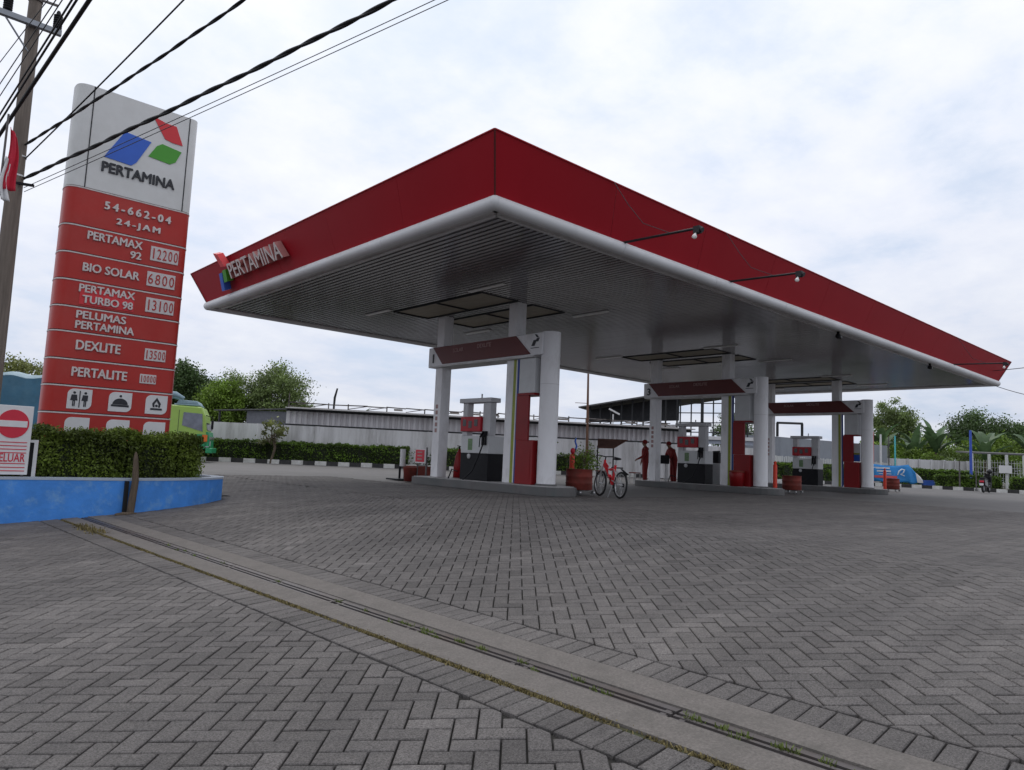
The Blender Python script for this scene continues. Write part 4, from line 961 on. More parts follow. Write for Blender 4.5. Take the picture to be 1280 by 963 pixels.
fg = thing('flag', (1.03, 11.93, 0), 'limp red and white flag on a thin pole in front of the utility pole', 'flag')
a = MB(); a.cyl((1.06, 12.09, -.4), (1.035, 11.85, 5.28), .022, .014, n=10); a.build('flag_pole', M['steel'], fg, world=True)
def cloth(x0, x1, zt, zb, mt, nm, ph):
    a = MB(); nx, nz = 7, 16; V = []
    for j in range(nz + 1):
        for i in range(nx + 1):
            t, s_ = i / nx, j / nz; nar = .55 + .45 * s_
            x = x0 + (x1 - x0) * t * nar + .02 * math.sin(s_ * 5 + ph); z = zt + (zb - zt) * s_ - .12 * t * (1 - s_)
            V.append((x, 11.88 + .035 * math.sin(t * 9 + ph + s_ * 2), z))
    F = [(j * (nx + 1) + i, j * (nx + 1) + i + 1, (j + 1) * (nx + 1) + i + 1, (j + 1) * (nx + 1) + i) for j in range(nz) for i in range(nx)]
    a.add(V, F, True); o = a.build(nm, mt, fg, world=True); md = o.modifiers.new('solid', 'SOLIDIFY'); md.thickness = .006
cloth(1.075, 1.235, 5.12, 4.22, M['flag_red'], 'red_cloth', 0); cloth(1.05, 1.15, 4.7, 4.06, M['flag_white'], 'white_cloth', 2)

# ------------------------------------------------------------------ background buildings and fences
def wall_run(line, z0, z1, th, mb):
    for p, q in zip(line[:-1], line[1:]):
        d = Vector((q[0] - p[0], q[1] - p[1], 0)); l = d.length; d.normalize(); n_ = Vector((-d.y, d.x, 0))
        mb.obox(((p[0] + q[0]) / 2, (p[1] + q[1]) / 2, (z0 + z1) / 2), d, n_, l, th, z1 - z0)
    return mb
WL = [(2.0, 48.2), (13.36, 39.9), (17.0, 37.25), (30.1, 29.5), (36.5, 25.55), (41.2, 22.9)]
bw = thing('boundary_wall', (20, 35.4, 0), 'long stained white concrete boundary wall behind the far hedge', 'wall')
wall_run(WL, 0, 2.08, .16, MB()).build('wall_panel', M['wall_conc'], bw, world=True)
a = MB()
for p in along(WL[1:], 3.1): a.box(p.x - .13, p.x + .07, p.y - .16, p.y + .0, 0, 2.09)
a.build('pier', M['wall_conc'], bw, world=True)

wh = thing('warehouse', (27, 32, 0), 'long low warehouse with pale ribbed cladding and rusty roof edge above the boundary wall', 'building')
W2 = [(17.1, 37.42), (30.2, 29.67), (37.6, 25.1)]
a = MB(); P_ = along(W2, .30)
nrm = Vector((.51, .86))
for i in range(len(P_) - 1):
    p, q = P_[i], P_[i + 1]; m1 = p + (q - p) * .28; m2 = p + (q - p) * .72; o_ = nrm * .09
    a.add([(p.x, p.y, 2.0), (m1.x, m1.y, 2.0), (m1.x - o_.x, m1.y - o_.y, 2.0), (m2.x - o_.x, m2.y - o_.y, 2.0), (m2.x, m2.y, 2.0), (q.x, q.y, 2.0),
           (p.x, p.y, 3.04), (m1.x, m1.y, 3.04), (m1.x - o_.x, m1.y - o_.y, 3.04), (m2.x - o_.x, m2.y - o_.y, 3.04), (m2.x, m2.y, 3.04), (q.x, q.y, 3.04)],
          [(0, 1, 7, 6), (1, 2, 8, 7), (2, 3, 9, 8), (3, 4, 10, 9), (4, 5, 11, 10)])
a.build('cladding', M['cladding'], wh, world=True)
a = MB(); wall_run([(p[0] - .06, p[1] - .10) for p in W2], 2.085, 2.17, .1, a); a.build('base_rail', M['black_steel'], wh, world=True)
a = MB(); wall_run([(p[0] - .18, p[1] - .31) for p in W2], 3.0, 3.05, .8, a); a.build('eave', M['frame_white'], wh, world=True)
a = MB(); wall_run([(p[0] + .05, p[1] + .1) for p in W2], 2.88, 2.995, .5, a); a.build('painted_eave_shadow', M['black_steel'], wh, world=True)  # black strip added as the shade line under the eave
a = MB()
for p, q in zip(W2[:-1], W2[1:]):
    o1, o2 = Vector((.05, .1)), Vector((.9, 1.5)); a.add([(p[0] + o1.x, p[1] + o1.y, 3.07), (q[0] + o1.x, q[1] + o1.y, 3.07), (q[0] + o2.x, q[1] + o2.y, 3.22), (p[0] + o2.x, p[1] + o2.y, 3.22), (p[0] + 6, p[1] + 10, 3.26), (q[0] + 6, q[1] + 10, 3.26)], [(0, 1, 2, 3), (3, 2, 5, 4)])
a.build('roof', M['rust'], wh, world=True)
a = MB(); TL_ = [(p[0] + .5, p[1] + .9) for p in W2]; TP = along(TL_, 1.1)
for i in range(len(TP) - 1):
    p, q = TP[i], TP[i + 1]
    a.bar((p.x, p.y, 3.42 + U(-.03, .03)), (q.x, q.y, 3.42 + U(-.03, .03)), .06)
    if random.random() < .7: a.bar((p.x, p.y, 3.18), (p.x, p.y, 3.46 + U(-.02, .06)), .05)
    if random.random() < .5: a.bar((p.x, p.y, 3.2), (q.x, q.y, 3.42), .04)
    if random.random() < .35: a.obox(((p.x + q.x) / 2, (p.y + q.y) / 2 - .2, 3.3), (q.x - p.x, q.y - p.y, 0), (.5, .86, .3), U(.4, 1.0), .4, .02)
a.bar((17.6, 38.3, 3.1), (17.6, 38.3, 3.95), .05); a.build('roof_rails', M['rust'], wh, world=True)
cp = thing('leaning_stake', (22.4, 37.0, 3.3), 'dark stake sticking up above the left end of the warehouse roof', 'stake')
a = MB(); a.tube([(20.2, 37.9, 3.2), (20.22, 37.9, 3.9), (20.3, 37.8, 4.45)], [.06, .07, .05], 7); a.build('stake_shaft', M['black_steel'], cp, world=True)
sh = thing('open_shed', (16.3, 40.5, 0), 'low dark shed with a thin flat roof behind the wall beside the truck', 'building')
a = MB(); d = Vector((2.6, -3.1, .0)).normalized()
a.add([(14.75, 41.9, 2.86), (17.85, 38.65, 3.10), (18.9, 40.3, 3.2), (16, 44, 2.95)] + [(14.75, 41.9, 2.80), (17.85, 38.65, 3.04), (18.9, 40.3, 3.14), (16, 44, 2.89)],
      [(0, 1, 2, 3), (7, 6, 5, 4), (0, 4, 5, 1), (1, 5, 6, 2), (2, 6, 7, 3), (3, 7, 4, 0)]); a.build('roof', M['dark_roof'], sh, world=True)
a = MB(); wall_run([(16.25, 40.75), (17.9, 39.0)], 0, 2.9, .1, a); a.build('wall', M['shed_grey'], sh, world=True)
a = MB(); a.box(15.0, 15.1, 41.7, 41.8, 0, 2.85); a.build('post', M['black_steel'], sh, world=True)

# dark steel workshop with a gridded window wall
wk = thing('workshop', (43, 32, 0), 'dark steel workshop with sloping roof and tall gridded windows behind the warehouse', 'building')
a = MB()                                                  # sloping roof seen from below
A1, A2 = Vector((40.6, 37.2)), Vector((45.4, 24.4)); dep_ = Vector((9, 4.5))
a.add([(A1.x, A1.y, 5.0), (A2.x, A2.y, 7.15), (A2.x + dep_.x, A2.y + dep_.y, 7.15), (A1.x + dep_.x, A1.y + dep_.y, 5.0),
       (A1.x, A1.y, 4.9), (A2.x, A2.y, 7.03), (A2.x + dep_.x, A2.y + dep_.y, 7.03), (A1.x + dep_.x, A1.y + dep_.y, 4.9)],
      [(0, 1, 2, 3), (7, 6, 5, 4), (0, 4, 5, 1), (1, 5, 6, 2), (2, 6, 7, 3), (3, 7, 4, 0)]); a.build('roof', M['dark_roof'], wk, world=True)
def wkp(t, z, off=0.0): p = A1.lerp(A2, t); return (p.x + .5 + off * .9, p.y + .25 + off * .45, z)
def panel(t0, t1, z0a, z0b, z1a, z1b, off, nm, mt):
    a = MB(); Q = [wkp(t0, z0a, off), wkp(t1, z0b, off), wkp(t1, z1b, off), wkp(t0, z1a, off)]; Q2 = [(x + .07, y + .035, z) for x, y, z in Q]
    a.add(Q + Q2, [(0, 1, 2, 3), (7, 6, 5, 4), (0, 4, 5, 1), (1, 5, 6, 2), (2, 6, 7, 3), (3, 7, 4, 0)]); return a.build(nm, M[mt], wk, world=True)
panel(.02, .55, 3.9, 4.15, 4.9, 5.98, 1.5, 'roof_shade_panel', 'roof_shade')  # near-black panel: the shade under the roof put into its colour
panel(.05, .55, 3.2, 3.3, 3.62, 3.8, .6, 'pale_band', 'cladding')
panel(.02, .98, 2.6, 2.4, 3.19, 2.75, .3, 'lower_wall', 'sheet_blue')
a = MB()
for k in range(9): t = .06 + k * .062; a.bar(wkp(t, 3.1, 0), wkp(t, 4.95 + 2.1 * t, 0), .09)
a.build('post', M['black_steel'], wk, world=True)
a = MB()
for k in range(8): t = .57 + k * .058; a.bar(wkp(t, 2.7, .3), wkp(t, 4.85 + 2.1 * t, .3), .16 if k in (2,) else .07)
for z in (3.25, 3.95, 4.65, 5.35, 6.05): a.bar(wkp(.56, z, .3), wkp(.98, z, .3), .07)
a.build('window_frame', M['black_steel'], wk, world=True)
panel(.565, .98, 2.76, 2.7, 3.0, 2.95, .15, 'window_sill', 'sign_white')
rl = thing('roof_lamp', (39.3, 33.7, 3.3), 'white floodlight on a thin bracket on the warehouse roof', 'lamp')
a = MB(); a.bar((36.6, 30.4, 3.3), (36.6, 30.4, 4.0), .06); a.bar((36.4, 30.6, 4.35), (36.9, 30.1, 4.0), .14, .1); a.build('lamp_head', M['sign_white'], rl, world=True)

gw = thing('grey_sheet_wall', (55, 24.5, 0), 'plain grey sheet wall seen between the middle and farthest gantry', 'wall')
wall_run([(45.5, 27.3), (49.5, 25.4), (60.3, 23.75), (63.5, 23.1)], 0, 3.2, .12, MB()).build('sheet', M['grey_sheet'], gw, world=True)
a = MB(); a.bar((49.0, 25.3, 3.2), (49.0, 25.3, 4.2), .14); a.bar((49.0, 25.3, 4.2), (51.6, 24.7, 4.3), .16); a.bar((51.6, 24.7, 4.3), (51.6, 24.7, 3.2), .14); a.build('gate_frame', M['black_steel'], gw, world=True)
pf = thing('picket_fence', (52, 23, 0), 'white picket fence behind the bright hedge near the farthest pump', 'fence')
a = MB()
for p in along([(42.5, 24.0), (47.7, 24.3), (58.3, 22.9), (63, 22.6)], .22): a.box(p.x - .06, p.x + .06, p.y - .02, p.y + .02, 0, 1.75 + U(-.04, .04))
a.build('pickets', M['picket'], pf, world=True)
a = MB(); wall_run([(42.5, 24.06), (47.7, 24.36), (58.3, 22.96), (63, 22.66)], 1.2, 1.3, .04, a); a.build('rail', M['picket'], pf, world=True)
rw = thing('panel_wall', (67, 21, 0), 'pale concrete panel wall below the banana plants on the right', 'wall')
wall_run([(63.2, 24.3), (66.2, 21.6), (69.4, 18.6)], 0, 2.18, .12, MB()).build('wall_panel', M['wall_conc'], rw, world=True)
a = MB()
for p in along([(63.2, 24.2), (66.2, 21.5), (69.4, 18.5)], 1.0): a.box(p.x - .07, p.x + .05, p.y - .12, p.y, 0, 2.22)
a.build('pier', M['wall_conc'], rw, world=True)
pv = thing('pavilion', (67, 15.5, 0), 'small open pavilion with white posts and grilles at the right edge', 'pavilion')
C0, C1 = Vector((64.8, 17.4)), Vector((68.4, 13.2)); dd = Vector((2.2, 1.6))
a = MB(); a.add([(C0.x, C0.y, 2.86), (C1.x, C1.y, 2.86), (C1.x + dd.x, C1.y + dd.y, 3.0), (C0.x + dd.x, C0.y + dd.y, 3.0), (C0.x, C0.y, 2.74), (C1.x, C1.y, 2.74), (C1.x + dd.x, C1.y + dd.y, 2.88), (C0.x + dd.x, C0.y + dd.y, 2.88)],
      [(0, 1, 2, 3), (7, 6, 5, 4), (0, 4, 5, 1), (1, 5, 6, 2), (2, 6, 7, 3), (3, 7, 4, 0)]); a.build('roof', M['dark_roof'], pv, world=True)
for k in range(5):
    p = C0.lerp(C1, .04 + k * .23); a = MB(); a.box(p.x - .09, p.x + .09, p.y - .03, p.y + .15, 0, 2.74); a.build('post', M['picket'], pv, world=True)
a = MB()
for k in range(26): p = C0.lerp(C1, .03 + k * .037); a.box(p.x + .19, p.x + .215, p.y + .2, p.y + .225, .1, 2.3)
for z in (.5, .9, 1.3, 1.7, 2.1): a.bar((C0.x + .17, C0.y + .2, z), (C1.x + .17, C1.y + .2, z), .025)
a.build('grille', M['picket'], pv, world=True)
a = MB(); p = C0.lerp(C1, .45); a.obox((p.x - .1, p.y - .12, 1.6), (C1.x - C0.x, C1.y - C0.y, 0), (0, 0, 1), .95, .6, .03); a.build('notice_board', M['sign_white'], pv, world=True)

# coloured poles
def pole(x, y, h, r, mt, label):
    t = thing('flag_mast', (x, y, 0), label, 'pole', 'coloured masts on the right'); a = MB(); a.cyl((0, 0, 0), (.03, 0, h), r, r * .8, n=8); a.build('mast', M[mt], t)
    a = MB(); a.cyl((0, 0, 0), (0, 0, .12), r * 2, n=8); a.build('foot', M['island'], t)
pole(58.8, 22.4, 4.1, .06, 'thin_red', 'slim red mast right beside the farthest gantry')
pole(60.3, 22.4, 3.98, .09, 'sign_white', 'white mast second right of the farthest gantry')
pole(61.7, 22.3, 3.9, .05, 'steel', 'thin grey green mast between the white and the cyan mast')
pole(62.2, 22.0, 3.97, .075, 'cyan', 'cyan mast above the blue banner')
pole(57.6, 15.4, 4.15, .10, 'blue_pole', 'blue mast in front of the pavilion')
pole(53.6, 15.0, 1.9, .05, 'steel', 'short bare steel post left of the parked scooter')
pole(53.0, 13.9, 1.8, .04, 'steel', 'short bare steel post nearest the parked scooter')
br = thing('brown_mast', (31.6, 28.1, 0), 'tall thin brown mast rising behind the bicycle to the canopy edge', 'pole')
a = MB(); a.cyl((31.62, 28.15, 0), (31.24, 27.95, 6.9), .10, .05, n=10); a.build('mast', M['bamboo'], br, world=True)
a = MB(); a.bar((30.6, 28.3, 4.2), (31.4, 28.0, 4.22), .03); a.build('spur', M['bamboo'], br, world=True)

# ------------------------------------------------------------------ vegetation
HG = 'clipped hedges along the far kerb'
hedge_run([(11.2, 40.15), (13.94, 38.45), (22.2, 33.6), (22.6, 33.35)], .1, 1.12, .8, 15000, .11, M['hedge_far'], 'hedge', 'long clipped green hedge behind the striped kerb left of the nearest gantry', HG, shag=.07)
hedge_run([(24.0, 32.6), (30.9, 29.2), (35.2, 27.0), (40.0, 24.9)], .1, 1.14, .8, 13000, .11, M['hedge_far'], 'hedge', 'clipped green hedge seen behind the bicycle and the parasol', HG, shag=.09)
hedge_run([(43.5, 23.6), (47.5, 22.0), (54.5, 21.3)], .1, 1.25, .9, 8000, .13, M['hedge_far'], 'hedge', 'bright clipped hedge framed by the farthest gantry', HG, shag=.07)
hedge_run([(57.5, 21.2), (60.2, 18.6), (60.5, 16.0)], .1, 1.28, .9, 6000, .14, M['hedge_far'], 'hedge', 'clipped hedge between the blue banner and the blue mast', HG, shag=.07)
hedge_run([(54.2, 16.6), (55.5, 13.2)], .1, .92, 1.0, 5000, .12, M['hedge_far'], 'hedge', 'low squared hedge just left of the parked scooter', HG, shag=.05)
hedge_run([(55.6, 12.6), (57.5, 4)], .1, .98, 1.0, 7000, .13, M['hedge_far'], 'hedge', 'yellow green hedge behind the parked scooter at the right edge', HG, shag=.06)

def crown(mb, c, rx, ry, rz, clumps, per, size, spread=.32, hole=.0):
    c = Vector(c)
    for k in range(clumps):
        while True:
            d = Vector((U(-1, 1), U(-1, 1), U(-.85, 1)))
            if .25 < d.length < .95: break
        cc = c + Vector((d.x * rx, d.y * ry, d.z * rz)); tn = U(.55, 1.3); r0 = spread * min(rx, rz) * U(.7, 1.3)
        for i in range(per):
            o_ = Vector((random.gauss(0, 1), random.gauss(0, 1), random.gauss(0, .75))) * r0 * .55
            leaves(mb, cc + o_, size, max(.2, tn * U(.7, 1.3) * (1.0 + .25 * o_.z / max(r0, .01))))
def tree(name, base, h, rx, rz, mt, label, clumps=46, per=70, size=.16, trunk=.14, group=None, cat='tree', spread=.32, multi=1, ry=None, crown_z=None):
    x, y = base; t = thing(name, (x, y, 0), label, cat, group); cz = crown_z if crown_z else h - rz
    a = MB()
    for k in range(multi):
        ox = U(-.3, .3) * (multi > 1); a.tube([(ox * .3, 0, 0), (ox + U(-.1, .1), U(-.1, .1), cz * .5), (ox * 1.5 + U(-.2, .2), U(-.1, .1), cz)], [trunk, trunk * .8, trunk * .5], 8)
    for k in range(9):
        an = U(0, 6.28); zz_ = cz + U(-.6, .2) * rz; a.tube([(U(-.1, .1), U(-.1, .1), zz_ - .5 * rz), (math.cos(an) * rx * .45, math.sin(an) * rx * .45, zz_), (math.cos(an) * rx * .8, math.sin(an) * rx * .8, zz_ + rz * U(.2, .5))], [trunk * .45, trunk * .3, trunk * .1], 6)
    a.build('trunk', M['bark'], t)
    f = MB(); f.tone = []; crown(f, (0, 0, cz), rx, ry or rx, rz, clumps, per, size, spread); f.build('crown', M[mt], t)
    return t
TG = 'trees behind the boundary wall'
tree('broadleaf_tree', (17.9, 57.3), 7.0, 1.9, 2.5, 'leaf_dark', 'dark dense tree standing right behind the totem edge', 120, 190, .2, group=TG)
tree('broadleaf_tree', (18.4, 50.5), 5.35, 1.5, 1.8, 'leaf_mid', 'bright green bushy tree above the truck cab', 110, 180, .17, group=TG)
tree('broadleaf_tree', (19.8, 51.6), 6.2, 1.9, 2.1, 'leaf_olive', 'left part of the wide airy tree above the shed roof, paler stems', 80, 140, .16, group=TG, spread=.26, multi=2)
tree('broadleaf_tree', (22.2, 49.6), 6.75, 2.5, 2.4, 'leaf_olive', 'widest airy olive tree above the shed roof', 125, 140, .17, group=TG, spread=.25, multi=3)
tree('broadleaf_tree', (9.5, 71.5), 7.5, 3.6, 2.2, 'leaf_pale', 'yellow green treetop above the blue tarpaulin at the left edge', 75, 94, .26, group=TG)
tree('broadleaf_tree', (80.2, 28.4), 8.9, 2.3, 3.0, 'leaf_olive', 'tallest airy tree on the right, just past the canopy end', 101, 122, .22, group='trees on the right', spread=.25)
tree('broadleaf_tree', (76, 27.5), 4.8, 2.6, 2.2, 'leaf_mid', 'bushy green tree below the tallest tree on the right', 85, 140, .2, group='trees on the right')
tree('broadleaf_tree', (78, 24.5), 5.0, 2.6, 2.3, 'leaf_mid', 'bushy tree left of the banana plants over the panel wall', 85, 140, .2, group='trees on the right')
tree('broadleaf_tree', (86.8, 22.6), 8.0, 2.9, 3.0, 'leaf_dark', 'rounded dark tree right of the banana plants', 109, 140, .23, group='trees on the right')
tree('broadleaf_tree', (89.5, 20.0), 7.2, 2.6, 2.8, 'leaf_dark', 'darkest tree above the pavilion roof', 97, 140, .23, group='trees on the right')
tree('broadleaf_tree', (92, 16.2), 6.4, 3.0, 2.8, 'leaf_olive', 'tree cut by the right edge above the pavilion', 97, 140, .24, group='trees on the right')
tree('broadleaf_tree', (84, 20.5), 5.0, 3.0, 2.3, 'leaf_mid', 'low bushy tree directly behind the pavilion', 97, 140, .22, group='trees on the right')
tree('broadleaf_tree', (88, 15.5), 4.6, 3.0, 2.2, 'leaf_olive', 'low leafy tree behind the right half of the pavilion', 85, 140, .22, group='trees on the right')
tree('broadleaf_tree', (59.5, 35.0), 6.0, 1.9, 2.2, 'leaf_dark', 'dark treetop above the grey sheet wall by the gate frame', 66, 122, .2, group='trees on the right')
tree('frangipani_shrub', (15.8, 36.2), 2.3, .75, .75, 'leaf_pale', 'pale leafy shrub with bare crooked stems in front of the boundary wall', 22, 30, .16, trunk=.05, cat='shrub', spread=.3, multi=3)
tree('bush', (31.8, 28.5), 2.0, .8, .7, 'leaf_mid', 'light green bush behind the red drum planter', 26, 60, .1, trunk=.05, cat='shrub')
def banana(base, h, n, label, s=1.0, seed=0):
    random.seed(seed); x, y = base; t = thing('banana_plant', (x, y, 0), label, 'plant', 'banana plants on the right'); a = MB(); a.tube([(0, 0, 0), (.05, 0, h * .45), (0, .05, h * .62)], [.18 * s, .14 * s, .09 * s], 9); a.build('stem', M['bark'], t)
    for k in range(n):
        an = k * 2.4 + U(-.4, .4); el = U(.75, 1.5); ln = U(2.2, 3.3) * s; f = MB(); f.tone = []; wv = .34 * s
        d = Vector((math.cos(an), math.sin(an), 0)); sd_ = Vector((-d.y, d.x, 0)); p = Vector((0, 0, h * .58)); st = 18; prev = None; tn = U(.6, 1.25); droop = U(.5, 1.7)
        for i in range(st + 1):
            q = i / st; ang = el - droop * q * q; p = p + (d * math.cos(ang) + Vector((0, 0, 1)) * math.sin(ang)) * (ln / st)
            wd = wv * (math.sin(math.pi * min(1, q * 1.05 + .02)) ** .6) * U(.8, 1.1) if q < .97 else .03
            up_ = Vector((0, 0, 1)) * math.cos(ang) - d * math.sin(ang); lift = .35 * wd
            cur = (p - sd_ * wd + up_ * lift, p, p + sd_ * wd + up_ * lift)
            if prev: f.add([prev[0], prev[1], cur[1], cur[0]], [(0, 1, 2, 3)], tone=tn * U(.85, 1.15)); f.add([prev[1], prev[2], cur[2], cur[1]], [(0, 1, 2, 3)], tone=tn * U(.85, 1.15))
            prev = cur
        f.build('leaf', M['banana'], t)
banana((71.8, 21.9), 4.8, 12, 'tallest banana plant with torn leaves against the sky', 1.15, 3)
banana((71.6, 23.6), 4.2, 11, 'banana plant left of the tallest one with upright leaves', 1.1, 5)
banana((73.0, 27.2), 4.6, 10, 'banana plant beside the tallest tree just past the canopy end', 1.15, 8)
tree('bush', (70.5, 23.2), 3.4, 2.3, 1.3, 'leaf_mid', 'light green thicket spilling over the panel wall, left part', 40, 90, .17, trunk=.06, cat='shrub', group='thickets behind the panel wall')
tree('bush', (72.0, 20.4), 3.3, 2.2, 1.3, 'leaf_olive', 'olive thicket over the panel wall below the tallest banana plant', 40, 90, .17, trunk=.06, cat='shrub', group='thickets behind the panel wall')
tree('bush', (69.5, 25.8), 3.8, 2.2, 1.5, 'leaf_mid', 'green thicket just right of the farthest gantry', 40, 90, .17, trunk=.06, cat='shrub', group='thickets behind the panel wall')
tree('bush', (74.5, 14.0), 3.2, 3.0, 1.5, 'leaf_olive', 'thicket seen through the pavilion grille', 50, 90, .19, trunk=.06, cat='shrub', group='thickets behind the panel wall')
banana((73.8, 18.6), 3.9, 9, 'pale drooping banana plant behind the pavilion roof', 1.2, 11)
banana((76.5, 15.6), 4.2, 9, 'banana plant near the right edge behind the pavilion', 1.2, 13)
banana((24.2, 42.2), 3.6, 5, 'two banana leaves poking above the warehouse roof', .7, 21)
random.seed(99)

# ------------------------------------------------------------------ truck
tr = thing('cargo_truck', (8.84, 37.29, 0), 'lime green cargo truck with blue tarpaulin load parked behind the totem', 'truck', rz=rad(-25))
tr.scale = (.94, .94, 1.0)
# local: +x forward, near side at y = -1.15; nose at x = 4.35
a = MB(); a.prism([(2.32, .75), (4.15, .75), (4.2, 1.35), (4.06, 2.2), (3.86, 2.58), (2.42, 2.62), (2.32, 2.54)], -1.15, 1.15, axis='y'); a.build('cab', M['lime'], tr, bevel=.06)
a = MB(); a.prism([(4.2, .62), (4.34, .62), (4.33, 1.1), (4.26, 1.42), (4.12, 1.42), (4.16, .9)], -1.14, 1.14, axis='y'); a.box(3.75, 4.15, -1.165, -1.151, .62, 1.3); a.build('front_panel', M['teal'], tr, bevel=.02)
a = MB(); a.box(4.2, 4.5, -1.16, 1.16, .42, .66); a.build('bumper', M['teal'], tr, bevel=.03)
a = MB(); a.prism([(3.02, 1.68), (4.0, 1.42), (3.92, 2.26), (3.05, 2.30)], -1.168, -1.152, axis='y'); a.build('side_window', M['glass_dark'], tr)
a = MB(); a.add([(4.215, -1.0, 1.5), (4.215, 1.0, 1.5), (4.0, .95, 2.28), (4.0, -.95, 2.28), (4.19, -1.0, 1.5), (4.19, 1.0, 1.5), (3.97, .95, 2.28), (3.97, -.95, 2.28)], [(0, 1, 2, 3), (7, 6, 5, 4), (0, 4, 5, 1), (1, 5, 6, 2), (2, 6, 7, 3), (3, 7, 4, 0)]); a.build('windscreen', M['glass_dark'], tr)
a = MB(); a.prism([(2.84, .85), (2.86, .85), (2.86, 2.4), (2.84, 2.4)], -1.160, -1.151, axis='y'); a.box(2.9, 3.15, -1.175, -1.152, 1.34, 1.38); a.build('door_line', M['seam'], tr)
a = MB(); a.box(4.0, 4.24, -1.18, -1.152, .95, 1.28); a.build('indicator', M['orange_lamp'], tr)
a = MB(); a.box(4.35, 4.37, -1.0, -.7, .75, 1.0); a.build('headlight', M['disp_white'], tr)
a = MB(); a.box(2.55, 3.75, -1.0, 1.0, 2.625, 2.70); a.prism([(2.65, 2.705), (3.7, 2.705), (3.6, 2.86), (2.75, 2.88)], -.95, .95, axis='y'); a.build('roof_deflector', M['tarp_top'], tr, bevel=.03)
a = MB(); a.tube([(1.9, -1.05, 2.9), (2.2, -1.05, 3.12), (2.6, -1.05, 3.12), (3.0, -1.0, 2.95)], [.12, .14, .13, .07], 9); a.tube([(1.9, .3, 2.95), (2.3, .3, 3.12), (2.8, .3, 2.98)], [.13, .15, .09], 9); a.build('tarp_roll', M['tarp_top'], tr)
a = MB(); a.box(4.34, 4.36, -1.05, 1.05, 1.05, 1.2); a.box(4.17, 4.36, -1.168, -1.152, .70, .74); a.build('trim_bar', M['chrome'], tr)
a = MB(); a.tube([(4.1, -1.15, 2.2), (4.45, -1.35, 2.1), (4.45, -1.38, 1.5)], .02, 6); a.box(4.40, 4.5, -1.48, -1.3, 1.55, 1.95); a.build('mirror', M['dark'], tr)
for wx in (3.3, -2.9, -4.1):
    for sy in (-1, 1):
        a = MB(); a.cyl((wx, sy * 1.14, .48), (wx, sy * .84, .48), .48, n=24); a.cyl((wx, sy * 1.15, .48), (wx, sy * 1.13, .48), .25, n=16, mi=1); a.build('wheel', [M['rubber'], M['steel']], tr)
a = MB(); a.box(-6.6, 4.0, -.5, .5, .5, .74); a.box(-6.6, 2.1, -1.12, 1.12, .8, .95); a.build('chassis', M['dark'], tr)
a = MB(); V = []; nx, ny = 30, 10
for i in range(nx + 1):
    for j in range(ny + 1):
        x = -6.6 + 8.2 * i / nx; y = -1.2 + 2.4 * j / ny
        e_ = min(1, 4 * min(j, ny - j) / ny); V.append((x, y, 3.44 + .22 * e_ ** .5 + .06 * math.sin(i * 1.05) + U(-.02, .02) - (.25 if i == nx else 0)))
F = [(i * (ny + 1) + j, (i + 1) * (ny + 1) + j, (i + 1) * (ny + 1) + j + 1, i * (ny + 1) + j + 1) for i in range(nx) for j in range(ny)]
a.add(V, F, True); a.build('tarp_top', M['tarp_top'], tr)
a = MB()
V = []
for i in range(nx + 1):
    x = -6.6 + 8.2 * i / nx
    for z in (3.46, 2.8, 2.2, 1.6, .95): V.append((x, -1.2 - .03 * math.sin(i * 2.1 + z) , z + (.06 * math.sin(i * 1.05) - (.25 if i == nx else 0) if z > 3 else 0)))
a.add(V, [(i * 5 + j, i * 5 + j + 1, (i + 1) * 5 + j + 1, (i + 1) * 5 + j) for i in range(nx) for j in range(4)], True)
a.add([(1.6, -1.2, .95), (1.6, 1.2, .95), (1.6, 1.2, 2.9), (1.6, -1.2, 2.9)], [(0, 1, 2, 3)]); a.add([(-6.6, 1.2, .95), (1.6, 1.2, .95), (1.6, 1.2, 3.1), (-6.6, 1.2, 3.1)], [(0, 1, 2, 3)]); a.add([(-6.6, -1.2, .95), (-6.6, 1.2, .95), (-6.6, 1.2, 3.1), (-6.6, -1.2, 3.1)], [(0, 1, 2, 3)])
a.build('tarp_side', M['tarp'], tr)

# ------------------------------------------------------------------ small things on the forecourt
def drum(loc, label, first=None):
    if first: return copy_thing(first, loc, label)
    t = thing('drum_planter', loc, label, 'drum', 'red drums at the island ends')
    a = MB(); pr = [(0, .11), (.32, .11), (.33, .12)]
    for z in (.27, .43): pr += [(.33, z - .02), (.346, z), (.33, z + .02)]
    pr += [(.33, .60), (.345, .615), (.32, .62), (.31, .55), (0, .55)]
    a.lathe(pr, n=24); a.build('drum_body', M['drum_red'], t)
    a = MB(); a.box(-.3, .3, -.3, .3, .09, .109); a.build('dolly', M['rust'], t)
    for sx in (-.25, .25):
        for sy in (-.25, .25): a = MB(); a.cyl((sx - .03, sy, .045), (sx + .03, sy, .045), .045, n=12); a.build('castor', M['alu'], t)
    return t
d1 = drum((13.32, 12.1, 0), 'rusty red drum on castors beside the bicycle, nearest of the drums')
drum((25.0, 12.35, 0), 'red drum at the end of the middle island, orange bollard to its left', d1)
drum((37.6, 13.45, 0), 'red drum farthest right, in front of the blue banner', d1)
pt = thing('potted_shrub', (13.32, 12.1, .55), 'sparse green shrub growing out of the nearest red drum', 'plant')
f = MB(); f.tone = []
for k in range(420): leaves(f, (13.42 + random.gauss(.05, .2), 12.05 + random.gauss(0, .18), .60 + abs(random.gauss(.2, .2))), .07, U(.5, 1.4))
f.build('foliage', M['leaf_mid'], pt, world=True)
a = MB()
for k in range(7): a.tube([(13.32, 12.1, .5), (13.42 + U(-.1, .1), 12.05 + U(-.1, .1), .75), (13.42 + U(-.25, .25), 12.05 + U(-.2, .2), 1.05)], .008, 5)
